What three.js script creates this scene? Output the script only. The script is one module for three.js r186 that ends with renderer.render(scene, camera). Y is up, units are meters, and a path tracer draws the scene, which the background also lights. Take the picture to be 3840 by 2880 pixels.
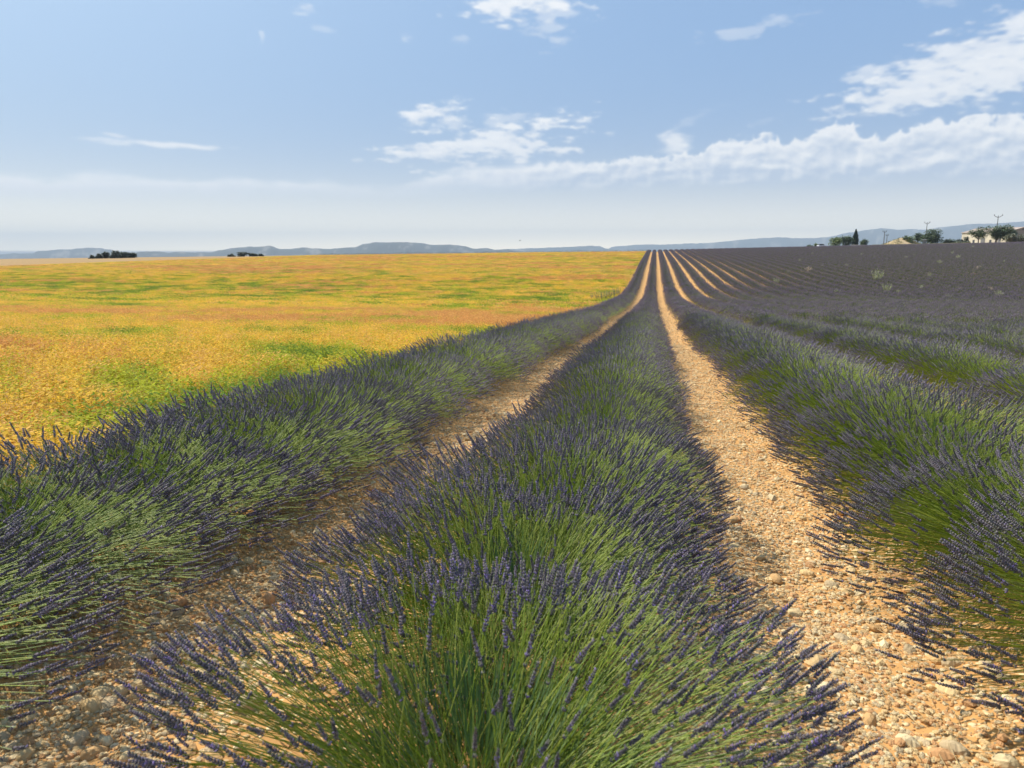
import * as THREE from 'three';
import { mergeGeometries, mergeVertices } from 'three/addons/utils/BufferGeometryUtils.js';

// ---------------------------------------------------------------- camera, sun, exposure
const scene = new THREE.Scene();
const EYE = 1.25, F = 720, W = 1024, HH = 768;
const PITCH = THREE.MathUtils.degToRad(10.466), YAW = THREE.MathUtils.degToRad(11.084);
const camera = new THREE.PerspectiveCamera(2 * Math.atan(HH / 2 / F) * 180 / Math.PI, W / HH, 0.05, 90000);
camera.position.set(0, EYE, 0);
camera.rotation.order = 'YXZ';
camera.rotation.set(-PITCH, YAW, 0);
camera.focus = 4.6;
camera.userData.fStop = 6;
const renderer = new THREE.WebGLRenderer({ antialias: true });
renderer.setSize(W, HH);
renderer.toneMapping = THREE.LinearToneMapping;
renderer.toneMappingExposure = 1.15;
renderer.shadowMap.enabled = true;
const SUN_TO = new THREE.Vector3(-0.66, 0.80, -0.30).normalize();
const sun = new THREE.DirectionalLight(new THREE.Color(1.0, 0.93, 0.82), 5.0);
sun.name = 'sun';
sun.position.copy(SUN_TO).multiplyScalar(120);
sun.target.position.set(0, 0, -20);
sun.position.add(sun.target.position);
sun.castShadow = true;
Object.assign(sun.shadow.camera, { left: -60, right: 60, top: 60, bottom: -60, near: 1, far: 300 });
sun.shadow.mapSize.set(4096, 4096);
scene.add(sun, sun.target);
scene.fog = new THREE.FogExp2(new THREE.Color(0.74, 0.88, 1.0), 0.95e-4);

// ---------------------------------------------------------------- random, noise, helpers
const { clamp, lerp, smoothstep } = THREE.MathUtils;
function rng(seed) {
  let a = seed >>> 0;
  return () => { a = (a + 0x6d2b79f5) | 0; let t = Math.imul(a ^ (a >>> 15), 1 | a); t = (t + Math.imul(t ^ (t >>> 7), 61 | t)) ^ t; return ((t ^ (t >>> 14)) >>> 0) / 4294967296; };
}
function hash2(ix, iy) { let h = Math.imul(ix, 374761393) + Math.imul(iy, 668265263); h = Math.imul(h ^ (h >>> 13), 1274126177); return ((h ^ (h >>> 16)) >>> 0) / 4294967296; }
function vnoise(x, y) {
  const ix = Math.floor(x), iy = Math.floor(y), fx = x - ix, fy = y - iy;
  const s = fx * fx * (3 - 2 * fx), t = fy * fy * (3 - 2 * fy);
  return lerp(lerp(hash2(ix, iy), hash2(ix + 1, iy), s), lerp(hash2(ix, iy + 1), hash2(ix + 1, iy + 1), s), t);
}
function fbm(x, y, oct = 4) { let s = 0, a = 0.5, n = 0; for (let i = 0; i < oct; i++) { s += a * vnoise(x, y); n += a; a *= 0.5; x = x * 2.03 + 17.3; y = y * 2.01 - 9.1; } return s / n; }
const used = new Map();
function numbered(name) { const n = used.get(name) ?? 0; used.set(name, n + 1); return n ? name + '_' + String(n).padStart(3, '0') : name; }
function tag(o, label, category, group, kind) {
  o.name = numbered(o.name);
  if (label) o.userData.label = label;
  if (category) o.userData.category = category;
  if (group) o.userData.group = group;
  if (kind) o.userData.kind = kind;
  scene.add(o);
  return o;
}
function shade(o) { o.castShadow = o.receiveShadow = true; return o; }
function part(name, geometry, material, parent, kind) { const m = shade(new THREE.Mesh(geometry, material)); m.name = name; if (kind) m.userData.kind = kind; parent.add(m); return m; }
function group(name, x, y, z, turn = 0) { const g = new THREE.Group(); g.name = name; g.position.set(x, y, z); g.rotation.y = turn; return g; }
const V = (x, y, z) => new THREE.Vector3(x, y, z);
// directions: a point of the picture as azimuth (right of the heading) and elevation
function look(px, py) {
  const u = (px - W / 2) / F, v = -(py - HH / 2) / F, c = Math.cos(PITCH), s = Math.sin(PITCH);
  const up = -s + v * c, fw = c + v * s;
  return { az: Math.atan2(u, fw), el: Math.atan2(up, Math.hypot(u, fw)) };
}
function heading(az) { const a = az - YAW; return [Math.sin(a), -Math.cos(a)]; }   // x and z of a level direction

// ---------------------------------------------------------------- terrain height
const PROFILE = [[-4000, 1.25], [-30, 1.25], [0, 1.22], [1.8, 1.3], [3, 1.45], [4.2, 1.55], [6.4, 1.65], [12.3, 1.97], [18, 2.32], [25.6, 2.76], [49, 4.03], [67, 4.72], [87, 4.9], [108.5, 4.54], [136, 3.78], [189, 2.56], [315, 0.28], [380, 0.1], [470, 0.5], [700, 4], [1500, 22], [4000, 70], [9000, 130], [60000, 260]];
function profile(d) {   // monotone cubic through the measured drops
  let i = 1; while (i < PROFILE.length - 1 && PROFILE[i][0] < d) i++;
  const p = PROFILE, [x0, y0] = p[i - 1], [x1, y1] = p[i], h = x1 - x0, t = clamp((d - x0) / h, 0, 1);
  const sl = (a, b) => (p[b] && p[a]) ? (p[b][1] - p[a][1]) / (p[b][0] - p[a][0]) : 0;
  const mid = (k) => { if (k <= 0 || k >= p.length - 1) return 0; const a = sl(k - 1, k), b = sl(k, k + 1); return a * b <= 0 ? 0 : 2 * a * b / (a + b); };
  const m0 = mid(i - 1) * h, m1 = mid(i) * h, t2 = t * t, t3 = t2 * t;
  return (2 * t3 - 3 * t2 + 1) * y0 + (t3 - 2 * t2 + t) * m0 + (-2 * t3 + 3 * t2) * y1 + (t3 - t2) * m1;
}
function ground(x, z) {
  const d = -z, s = smoothstep(d, 80, 300), lx = x > 0 ? 0.021 * Math.min(x, 420) : 0.012 * Math.max(x, -700);
  return EYE - profile(d) + lx * s + (fbm(x * 0.02 + 40, z * 0.02, 2) - 0.5) * 0.25 * smoothstep(Math.hypot(x, z), 30, 120);
}
function onGround(px, py, above = 0) {   // where the line of sight through a point of the picture meets the ground
  const { az, el } = look(px, py), [hx, hz] = heading(az), sl = Math.tan(el);
  let r = 0.5; for (; r < 900; r *= 1.004) if (EYE + sl * r < ground(hx * r, hz * r) + above) break;
  return V(hx * r, ground(hx * r, hz * r), hz * r);
}
function standing(px, r) { const [hx, hz] = heading(look(px, 245).az); return V(hx * r, ground(hx * r, hz * r), hz * r); }
const metres = (pixels, r, px) => pixels * r * Math.cos(look(px, 245).az) / F;   // size at distance r

// ---------------------------------------------------------------- sky: air and clouds in every direction
const DISP = 1024 / 2212;
const deg = 180 / Math.PI;
const spot = (x, y) => { const a = look(x * DISP, y * DISP); return [a.az * deg, a.el * deg]; };
const BANK_TOP = [[-60, 372], [0, 369], [130, 371], [250, 366], [400, 383], [520, 378], [600, 378], [750, 393], [850, 392], [930, 370], [1000, 356], [1100, 350], [1200, 350], [1300, 345], [1380, 340], [1440, 338], [1515, 328], [1545, 304], [1600, 302], [1650, 288], [1690, 303], [1740, 299], [1780, 272], [1830, 266], [1880, 287], [1920, 292], [1955, 286], [1995, 262], [2060, 259], [2110, 241], [2160, 250], [2240, 246]].map(([x, y]) => spot(x, y));
const BANK_BASE = [[-60, 412], [400, 412], [850, 412], [1000, 402], [1300, 386], [1500, 382], [1800, 377], [2240, 366]].map(([x, y]) => spot(x, y));
function along(list, a) {
  if (a <= list[0][0]) return list[0][1];
  for (let i = 1; i < list.length; i++) if (a <= list[i][0]) { const t = (a - list[i - 1][0]) / (list[i][0] - list[i - 1][0]); return lerp(list[i - 1][1], list[i][1], t * t * (3 - 2 * t)); }
  return list[list.length - 1][1];
}
// wisps and small clouds: x, y, half width, half height, tilt, how dense, raggedness
const WISPS = [
  [930, 246, 78, 27, -0.18, 0.85, 1.0], [985, 268, 40, 16, 0.1, 0.5, 1.1], [1070, 306, 215, 44, -0.13, 0.8, 1.2], [930, 330, 110, 22, -0.05, 0.6, 1.2], [1090, 258, 48, 10, -0.15, 0.35, 1.2], [1310, 288, 26, 7, 0, 0.5, 0.9], [1180, 262, 24, 14, 0, 0.25, 1.2], [1455, 306, 42, 34, 0, 0.8, 0.5],
  [375, 314, 140, 8, 0.0, 0.8, 0.5], [205, 301, 60, 5, 0.02, 0.35, 0.8], [246, 291, 32, 6, 0.12, 0.5, 0.8], [770, 345, 18, 5, 0, 0.3, 0.9],
  [1115, 4, 140, 38, 0.05, 0.85, 1.0], [1185, 40, 50, 50, 0.5, 0.35, 1.2], [1090, 56, 24, 8, 0, 0.7, 0.8], [660, 18, 28, 16, 0, 0.35, 1.2], [948, 32, 16, 9, 0.2, 0.4, 1.0], [1012, 30, 14, 8, 0, 0.45, 1.0], [871, 85, 20, 12, 0, 0.45, 1.0], [1000, 82, 18, 13, 0, 0.25, 1.2], [688, 58, 32, 10, 0.3, 0.2, 1.2], [566, 78, 6, 12, 0, 0.3, 1.0],
  [2110, 112, 250, 46, -0.28, 0.72, 1.1], [2150, 158, 170, 44, -0.12, 0.8, 1.2], [2240, 110, 160, 70, -0.2, 0.8, 1.0], [1885, 157, 50, 14, -0.08, 0.5, 1.1], [1925, 215, 100, 26, -0.06, 0.75, 1.2], [1620, 64, 85, 14, -0.1, 0.3, 1.3], [1500, 255, 60, 10, -0.3, 0.15, 1.3], [1760, 212, 14, 6, -0.3, 0.25, 1.0], [1650, 260, 60, 8, -0.25, 0.12, 1.3], [2020, 8, 60, 10, 0, 0.2, 1.2],
].map(([x, y, rx, ry, rot, dens, rag]) => { const [a, e] = spot(x, y), k = 1 / 27.2; return { a, e, rx: rx * k, ry: ry * k, c: Math.cos(rot), s: Math.sin(rot), dens, rag }; });
{   // and the same kinds of wisps round the rest of the sky
  const r = rng(77);
  for (let i = 0; i < 90; i++) {
    const a = 48 + r() * 264, e = 8 + r() * 45, big = r() < 0.3;
    WISPS.push({ a: a > 180 ? a - 360 : a, e, rx: (big ? 6 : 2.2) * (0.5 + r()), ry: (big ? 1.4 : 0.5) * (0.5 + r()), c: 1, s: (r() - 0.5) * 0.4, dens: 0.3 + r() * 0.5, rag: 1 });
  }
}
{
  const SW = 4096, SH = 2048, data = new Float32Array(SW * SH * 4);
  const cells = new Map();
  for (const w of WISPS) for (let a = Math.floor((w.a - w.rx * 2 - 2) / 6); a <= Math.floor((w.a + w.rx * 2 + 2) / 6); a++) for (let e = Math.floor((w.e - w.ry * 2 - w.rx - 2) / 6); e <= Math.floor((w.e + w.ry * 2 + w.rx + 2) / 6); e++) { const k = a + ',' + e; if (!cells.has(k)) cells.set(k, []); cells.get(k).push(w); }
  const HOR = [0.52, 0.585, 0.59], ZEN = [0.13, 0.25, 0.53], MIDC = [0.212, 0.368, 0.63];
  const hx = Math.sin(-YAW), hz = -Math.cos(-YAW);
  for (let row = 0; row < SH; row++) {
    const el = ((row + 0.5) / SH - 0.5) * Math.PI, e = el * deg, ce = Math.cos(el), y = Math.sin(el);
    if (e < -1) { for (let i = row * SW * 4; i < (row + 1) * SW * 4; i += 4) { data[i] = 0.34; data[i + 1] = 0.31; data[i + 2] = 0.22; data[i + 3] = 1; } continue; }
    const h0 = 0.95 * Math.exp(-Math.max(e, 0) / 2.0), h1 = Math.exp(-Math.max(e, 0) / 4.6), h2 = smoothstep(e, 8, 60);
    for (let col = 0; col < SW; col++) {
      const th = ((col + 0.5) / SW - 0.5) * 2 * Math.PI, x = Math.cos(th) * ce, z = Math.sin(th) * ce;
      let az = Math.atan2(x * Math.cos(YAW) - z * Math.sin(YAW), x * hx + z * hz) * deg;
      const cosg = x * SUN_TO.x + y * SUN_TO.y + z * SUN_TO.z, g = Math.acos(clamp(cosg, -1, 1)) * deg;
      const glow = 0.95 * Math.exp(-g * g / (2 * 24 * 24)) + 0.32 * Math.exp(-g * g / (2 * 42 * 42));
      const c = [0, 0, 0];
      for (let k = 0; k < 3; k++) {
        const b = lerp(lerp(lerp(MIDC[k], ZEN[k], h2), HOR[k], h1), [2.3, 1.92, 1.28][k], h0);
        c[k] = b + glow * [0.43, 0.46, 0.39][k];
      }
      // cloud bank low over the horizon
      let alpha = 0, lit = 0.6;
      if (e < 20 && e > 0) {
        const inside = smoothstep(az, -42, -38) * (1 - smoothstep(az, 38, 42));
        const farTop = 5.5 + 4.5 * fbm(az * 0.06 + 3, 1.7, 4), farBase = 4.3;
        const bil = (x, y) => { let t = 0, a = 0.5; for (let i = 0; i < 4; i++) { t += a * (1 - Math.abs(2 * vnoise(x, y) - 1)); a *= 0.5; x = x * 2.1 + 7.7; y = y * 2.1 + 3.1; } return t; };
        const wob = lerp((fbm(az * 0.5, e * 1.6 + 5, 4) - 0.5) * 0.7, (bil(az * 0.8, e * 0.9 + 5) - 0.6) * 1.5, smoothstep(az, -2, 10) * inside + (1 - inside) * 0.5);
        const top = lerp(farTop, along(BANK_TOP, az), inside), base = lerp(farBase, along(BANK_BASE, az), inside);
        const right = lerp(smoothstep(Math.abs(az), 20, 60) * 0.4 + 0.3, smoothstep(az, -9, 12), inside);
        const edge = top - e + wob * lerp(1.4, 1.0, right);
        const under = e - base + 0.25 * right + (fbm(az * 0.25, e * 1.4 + 9, 3) - 0.5) * 0.7;
        const body = smoothstep(edge, 0, lerp(0.8, 0.28, right)) * smoothstep(under, -0.9, 0.7);
        const n0 = 0.5 * bil(az * 0.5 + 7, e * 0.9) + 0.5 * fbm(az * 0.9, e * 1.5, 4), n1 = 0.5 * bil(az * 0.5 + 7 - 0.16, e * 0.9 + 0.3) + 0.5 * fbm(az * 0.9 - 0.28, e * 1.5 + 0.5, 4);
        const holes = smoothstep(n0, lerp(0.30, 0.12, right), lerp(0.6, 0.4, right));
        alpha = body * lerp(0.85, 0.90, right) * lerp(0.7, 1, holes);
        const depth = clamp((top - e) / Math.max(top - base, 0.6), 0, 1);
        lit = clamp(0.98 - 0.75 * depth * lerp(0.3, 1, right) + (n0 - n1) * 2.2 * right + (n0 - 0.52) * 0.6 * right + 0.3 * (1 - smoothstep(edge, 0.1, 0.9)), 0.12, 1.08);
      }
      if (alpha < 0.999) {
        const list = e > 0 && cells.get(Math.floor(az / 6) + ',' + Math.floor(e / 6));
        if (list) for (const w of list) {
          const da = az - w.a, de = e - w.e, p = (da * w.c - de * w.s) / w.rx, qq = (de * w.c + da * w.s) / w.ry;
          const rr = Math.sqrt(p * p + qq * qq);
          if (rr > 1.7) continue;
          const n = fbm(az * 0.7 + e * 0.25 + w.a, e * 2.4 + w.rx, 5), n2 = fbm(az * 2.0, e * 5.0 + 4, 3);
          const a = smoothstep(1 - rr + (n - 0.5) * 1.9 * w.rag + (n2 - 0.5) * 0.5 * w.rag, 0.05, 0.8) * Math.min(1, w.dens * 1.15);
          const l = clamp(0.8 + (n - 0.5) * 0.7 + 0.18 * qq, 0.4, 1.05);
          lit = (lit * alpha + l * a * (1 - alpha)) / Math.max(alpha + a * (1 - alpha), 1e-4);
          alpha = alpha + a * (1 - alpha);
        }
      }
      const o = (row * SW + col) * 4;
      for (let k = 0; k < 3; k++) { const cl = lerp([0.42, 0.52, 0.67][k], [0.80, 0.825, 0.855][k], lit) + glow * 0.2; data[o + k] = lerp(c[k], cl, alpha); }
      data[o + 3] = 1;
    }
  }
  const sky = new THREE.DataTexture(data, SW, SH, THREE.RGBAFormat, THREE.FloatType);
  sky.mapping = THREE.EquirectangularReflectionMapping;
  sky.magFilter = sky.minFilter = THREE.LinearFilter;
  sky.needsUpdate = true;
  scene.background = sky;
  scene.environment = sky;
}

// ---------------------------------------------------------------- textures
function texture(n, pixel, repeat, srgb) {
  const d = new Uint8Array(n * n * 4);
  for (let j = 0; j < n; j++) for (let i = 0; i < n; i++) { const c = pixel(i / n, j / n), o = (j * n + i) * 4; for (let k = 0; k < 3; k++) d[o + k] = clamp(Math.round(c[k] * 255), 0, 255); d[o + 3] = 255; }
  const t = new THREE.DataTexture(d, n, n);
  t.wrapS = t.wrapT = THREE.RepeatWrapping; t.magFilter = THREE.LinearFilter; t.minFilter = THREE.LinearMipmapLinearFilter; t.generateMipmaps = true;
  if (srgb) t.colorSpace = THREE.SRGBColorSpace;
  t.repeat.set(repeat, repeat); t.needsUpdate = true;
  return t;
}
function tileNoise(u, v, f, seed, oct = 4) {   // repeats over the unit square
  let s = 0, a = 0.5, n = 0;
  for (let k = 0; k < oct; k++) {
    const x = u * f, y = v * f, ix = Math.floor(x), iy = Math.floor(y), fx = x - ix, fy = y - iy, p = fx * fx * (3 - 2 * fx), q = fy * fy * (3 - 2 * fy), w = (i, j) => hash2(((i % f) + f) % f + seed * 57 + k * 131, ((j % f) + f) % f + seed * 91);
    s += a * lerp(lerp(w(ix, iy), w(ix + 1, iy), p), lerp(w(ix, iy + 1), w(ix + 1, iy + 1), p), q); n += a; a *= 0.55; f *= 2;
  }
  return s / n;
}
const sq = (x) => Math.pow(clamp(x, 0, 1), 1 / 2.2);
function cellsOf(u, v, f, seed) {   // nearest pebble of a jittered grid: how far inside it, and which
  const x = u * f, y = v * f, ix = Math.floor(x), iy = Math.floor(y); let best = 9, id = 0;
  for (let j = -1; j < 2; j++) for (let i = -1; i < 2; i++) {
    const a = (((ix + i) % f) + f) % f, b = (((iy + j) % f) + f) % f, cx = ix + i + 0.2 + 0.6 * hash2(a + seed, b), cy = iy + j + 0.2 + 0.6 * hash2(a, b + seed * 3), size = 0.25 + 0.6 * hash2(a + 9, b + seed + 4);
    const dd = Math.hypot((x - cx), (y - cy) * 1.25) / size; if (dd < best) { best = dd; id = hash2(a + 31, b + seed); }
  }
  return [best, id];
}
const soilMap = texture(1024, (u, v) => {
  const n = tileNoise(u, v, 6, 1, 6), m = tileNoise(u, v, 48, 2, 3), [pd, id] = cellsOf(u, v, 62, 5), peb = id > 0.55 ? 1 - smoothstep(pd, 0.42, 0.5) : 0, [pd2, id2] = cellsOf(u, v, 120, 8), peb2 = id2 > 0.6 ? 1 - smoothstep(pd2, 0.4, 0.5) : 0;
  let c = [0.62, 0.34, 0.12].map((x, k) => x * (0.66 + 0.5 * n + 0.24 * (m - 0.5)));
  const s = Math.max(peb, peb2 * 0.8), t = 0.75 + 0.4 * id;
  c = c.map((x, k) => lerp(x, [0.80, 0.62, 0.36][k] * t, s * 0.85));
  return c.map(sq);
}, 1, true);
const soilBump = texture(1024, (u, v) => { const [pd, id] = cellsOf(u, v, 62, 5), peb = id > 0.55 ? Math.sqrt(clamp(1 - pd * pd * 4, 0, 1)) : 0, h = 0.35 * tileNoise(u, v, 12, 3, 6) + 0.2 * tileNoise(u, v, 90, 4, 3) + 0.45 * peb; return [h, h, h]; }, 1);
const grain = texture(256, (u, v) => { const n = 0.72 + 0.5 * (tileNoise(u, v, 5, 11, 5) - 0.2); return [n, n, n].map((x) => sq(x * 0.86)); }, 1, true);
const grainBump = texture(256, (u, v) => { const n = tileNoise(u, v, 8, 12, 5); return [n, n, n]; }, 1);

// ---------------------------------------------------------------- mesh builder: triangles with linear vertex colours
class MB {
  constructor() { this.p = []; this.c = []; this.i = []; }
  vert(x, y, z, c) { this.p.push(x, y, z); this.c.push(c[0], c[1], c[2]); return this.p.length / 3 - 1; }
  tri(a, b, c) { this.i.push(a, b, c); }
  tube(points, radii, sides, colors, cap) {   // a ring of vertices per point, the axis carried along
    const up = Math.abs(points[1][1] - points[0][1]) > 0.9 * Math.hypot(points[1][0] - points[0][0], points[1][1] - points[0][1], points[1][2] - points[0][2]) ? [1, 0, 0] : [0, 1, 0];
    let last = null;
    for (let k = 0; k < points.length; k++) {
      const a = points[Math.max(k - 1, 0)], b = points[Math.min(k + 1, points.length - 1)];
      let t = [b[0] - a[0], b[1] - a[1], b[2] - a[2]], l = Math.hypot(...t) || 1; t = t.map((x) => x / l);
      let n = [t[1] * up[2] - t[2] * up[1], t[2] * up[0] - t[0] * up[2], t[0] * up[1] - t[1] * up[0]]; l = Math.hypot(...n) || 1; n = n.map((x) => x / l);
      const m = [t[1] * n[2] - t[2] * n[1], t[2] * n[0] - t[0] * n[2], t[0] * n[1] - t[1] * n[0]], ring = [];
      for (let s = 0; s < sides; s++) { const w = s / sides * Math.PI * 2 + (cap === 'twist' ? k * 0.6 : 0), cw = Math.cos(w) * radii[k], sw = Math.sin(w) * radii[k]; ring.push(this.vert(points[k][0] + n[0] * cw + m[0] * sw, points[k][1] + n[1] * cw + m[1] * sw, points[k][2] + n[2] * cw + m[2] * sw, Array.isArray(colors[0]) ? colors[k] : colors)); }
      if (last) for (let s = 0; s < sides; s++) { const q = (s + 1) % sides; this.tri(last[s], last[q], ring[q]); this.tri(last[s], ring[q], ring[s]); }
      last = ring;
    }
  }
  blade(a, b, w, c, wx, wz) { const m = [(a[0] + b[0]) / 2, (a[1] + b[1]) / 2, (a[2] + b[2]) / 2], i0 = this.vert(a[0], a[1], a[2], c), i1 = this.vert(m[0] + wx * w, m[1], m[2] + wz * w, c), i2 = this.vert(b[0], b[1], b[2], c), i3 = this.vert(m[0] - wx * w, m[1] + w * 0.3, m[2] - wz * w, c); this.tri(i0, i1, i2); this.tri(i0, i2, i3); }
  box(x0, y0, z0, x1, y1, z1, c = [1, 1, 1]) { const v = []; for (const x of [x0, x1]) for (const y of [y0, y1]) for (const z of [z0, z1]) v.push([x, y, z]); for (const [a, b, d, e] of [[0, 1, 3, 2], [4, 6, 7, 5], [0, 4, 5, 1], [2, 3, 7, 6], [0, 2, 6, 4], [1, 5, 7, 3]]) { const q = [a, b, d, e].map((k) => this.vert(...v[k], c)); this.tri(q[0], q[1], q[2]); this.tri(q[0], q[2], q[3]); } }
  build(smooth) {
    const g = new THREE.BufferGeometry();
    g.setAttribute('position', new THREE.Float32BufferAttribute(this.p, 3));
    g.setAttribute('color', new THREE.Float32BufferAttribute(this.c, 3));
    g.setIndex(this.p.length / 3 > 65535 ? new THREE.Uint32BufferAttribute(this.i, 1) : new THREE.Uint16BufferAttribute(this.i, 1));
    g.computeVertexNormals();
    return g;
  }
}
const vary = (c, r, k = 0.25) => { const s = 1 + (r() - 0.5) * 2 * k; return c.map((x) => x * s); };

// ---------------------------------------------------------------- the ground sheets
function sheet(name, xs, ds, height, material, label) {
  const nx = xs.length, nd = ds.length, p = new Float32Array(nx * nd * 3), uv = new Float32Array(nx * nd * 2), idx = new Uint32Array((nx - 1) * (nd - 1) * 6);
  for (let j = 0; j < nd; j++) for (let i = 0; i < nx; i++) { const k = j * nx + i; p[k * 3] = xs[i]; p[k * 3 + 2] = -ds[j]; p[k * 3 + 1] = height(xs[i], -ds[j]); uv[k * 2] = xs[i] / 2.4; uv[k * 2 + 1] = ds[j] / 2.4; }
  let o = 0;
  for (let j = 0; j < nd - 1; j++) for (let i = 0; i < nx - 1; i++) { const k = j * nx + i; idx.set([k, k + 1, k + nx + 1, k, k + nx + 1, k + nx], o); o += 6; }
  const g = new THREE.BufferGeometry();
  g.setAttribute('position', new THREE.BufferAttribute(p, 3)); g.setAttribute('uv', new THREE.BufferAttribute(uv, 2)); g.setIndex(new THREE.BufferAttribute(idx, 1)); g.computeVertexNormals();
  const m = shade(new THREE.Mesh(g, material)); m.name = name; m.userData.kind = 'structure'; if (label) m.userData.label = label; m.name = numbered(name); scene.add(m);
  return m;
}
function steps(a, b, step) { const n = Math.max(1, Math.round((b - a) / step)), r = []; for (let i = 0; i < n; i++) r.push(a + (b - a) * i / n); return r; }
const ROW0 = -0.45, GAP = 2.2, EDGE = -3.75;
const rowX = (i) => ROW0 + GAP * i;
const soilMat = new THREE.MeshPhysicalMaterial({ specularIntensity: 0.15, map: soilMap, bumpMap: soilBump, bumpScale: 0.016, roughness: 0.97 });
const soilHeight = (x, z) => {
  const near = 1 - smoothstep(Math.hypot(x, z), 9, 26), k = (x - ROW0) / GAP, off = Math.abs(k - Math.round(k));   // 0 on a row, 0.5 on a path
  return ground(x, z) + near * ((fbm(x * 2.1, z * 2.1, 4) - 0.5) * 0.07 + (fbm(x * 11, z * 11 + 8, 3) - 0.5) * 0.035) + 0.07 * (1 - smoothstep(off, 0.12, 0.42));
};
const soil = sheet('soil', [EDGE, ...steps(EDGE + 0.25, -2.6, 0.1), ...steps(-2.6, 2.6, 0.03), ...steps(2.6, 8, 0.12), ...steps(8, 30, 0.5), ...steps(30, 330, 5), 330], [...steps(-5, 0.6, 0.3), ...steps(0.6, 8, 0.03), ...steps(8, 16, 0.1), ...steps(16, 60, 0.6), ...steps(60, 322, 4), 322], soilHeight, soilMat, 'stony ochre soil between the lavender rows');
const cropSoilMat = new THREE.MeshPhysicalMaterial({ specularIntensity: 0.15, map: grain, color: new THREE.Color(0.52, 0.33, 0.09), roughness: 1 });
sheet('field', [...steps(-160, -40, 2.5), ...steps(-40, EDGE, 0.5), EDGE], [...steps(-20, 30, 0.5), ...steps(30, 322, 3), 322], (x, z) => ground(x, z) + 0.02, cropSoilMat, 'dry earth under the yellowing crop');
const stubbleMat = new THREE.MeshPhysicalMaterial({ specularIntensity: 0.15, map: grain, color: new THREE.Color(0.50, 0.33, 0.15), roughness: 1 });
sheet('field', [...steps(-700, -160, 5), -160], [...steps(-20, 420, 4), 420], (x, z) => ground(x, z) + 0.02, stubbleMat, 'bare tan stubble field beyond the yellow crop');
{
  const rs = [0, 10, 20, 30, 40, 50, 60, 70, 80, 90, 100, 110, 120, 135, 150, 170, 190, 210, 230, 260, 300, 340, 380, 420, 470, 530, 600, 700, 850, 1050, 1400, 2000, 3000, 4500, 7000, 11000, 15000], na = 180, pos = [], uv = [], idx = [];
  for (let j = 0; j < rs.length; j++) for (let i = 0; i <= na; i++) { const a = i / na * Math.PI * 2, x = Math.sin(a) * rs[j], z = -Math.cos(a) * rs[j], far = smoothstep(rs[j], 500, 4000); pos.push(x, lerp(ground(x, z), -90, far) - 0.5, z); uv.push(x / 40, z / 40); }
  for (let j = 0; j < rs.length - 1; j++) for (let i = 0; i < na; i++) { const k = j * (na + 1) + i; idx.push(k, k + 1, k + na + 2, k, k + na + 2, k + na + 1); }
  const g = new THREE.BufferGeometry(); g.setAttribute('position', new THREE.Float32BufferAttribute(pos, 3)); g.setAttribute('uv', new THREE.Float32BufferAttribute(uv, 2)); g.setIndex(idx); g.computeVertexNormals();
  const m = shade(new THREE.Mesh(g, new THREE.MeshStandardMaterial({ map: grain, color: new THREE.Color(0.30, 0.25, 0.12), roughness: 1 }))); m.name = 'plain'; m.userData.kind = 'structure'; m.userData.label = 'open plain stretching to the hills'; scene.add(m);
}

// ---------------------------------------------------------------- far hills
const Z4 = (x, y) => [x / 1.7015 / 3.75, (860 + y / 1.7015) / 3.75], Z5 = (x, y) => [(1200 + x / 1.58) / 3.75, (850 + y / 1.58) / 3.75], Z3 = (x, y) => [(2900 + x / 2.353) / 3.75, (760 + y / 2.353) / 3.75];
function hills(label, dist, depth, points, color, lowEl, seed) {
  const prof = points.map(([x, y]) => { const a = look(x, y); return [a.az * deg, a.el]; });
  const a0 = prof[0][0], a1 = prof[prof.length - 1][0], na = Math.round((a1 - a0) / 0.12), nr = 26, pos = [], col = [], idx = [], r = rng(seed);
  for (let i = 0; i <= na; i++) {
    const a = lerp(a0, a1, i / na), [hx, hz] = heading(a / deg), top = EYE + dist * Math.tan(along(prof, a)), bottom = EYE + dist * Math.tan(lowEl);
    for (let j = 0; j <= nr; j++) {
      const t = j / nr * 2 - 1, rr = dist + t * depth, gully = fbm(a * 1.4 + seed, t * 2.2, 4) - 0.5, cross = Math.pow(Math.cos(t * Math.PI / 2), 1.3);
      const h = lerp(bottom, top + (fbm(a * 5 + seed, 3.3, 3) - 0.5) * dist * 0.0011, cross * (1 + gully * 0.7 * Math.abs(t))) ;
      pos.push(hx * rr, h, hz * rr);
      const rock = smoothstep(fbm(a * 2.3 + 11, t * 5 + seed, 4), 0.60, 0.72);
      col.push(...color.map((c, k) => lerp(c * (0.8 + 0.4 * fbm(a * 3, t * 6, 3)), [0.30, 0.27, 0.22][k], rock * 0.6)));
    }
  }
  for (let i = 0; i < na; i++) for (let j = 0; j < nr; j++) { const k = i * (nr + 1) + j; idx.push(k, k + nr + 1, k + nr + 2, k, k + nr + 2, k + 1); }
  const g = new THREE.BufferGeometry(); g.setAttribute('position', new THREE.Float32BufferAttribute(pos, 3)); g.setAttribute('color', new THREE.Float32BufferAttribute(col, 3)); g.setIndex(idx); g.computeVertexNormals();
  const m = shade(new THREE.Mesh(g, new THREE.MeshStandardMaterial({ vertexColors: true, roughness: 1 }))); m.name = numbered('hills'); m.userData.kind = 'structure'; m.userData.label = label; scene.add(m);
}
const LOW = -0.019;
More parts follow.
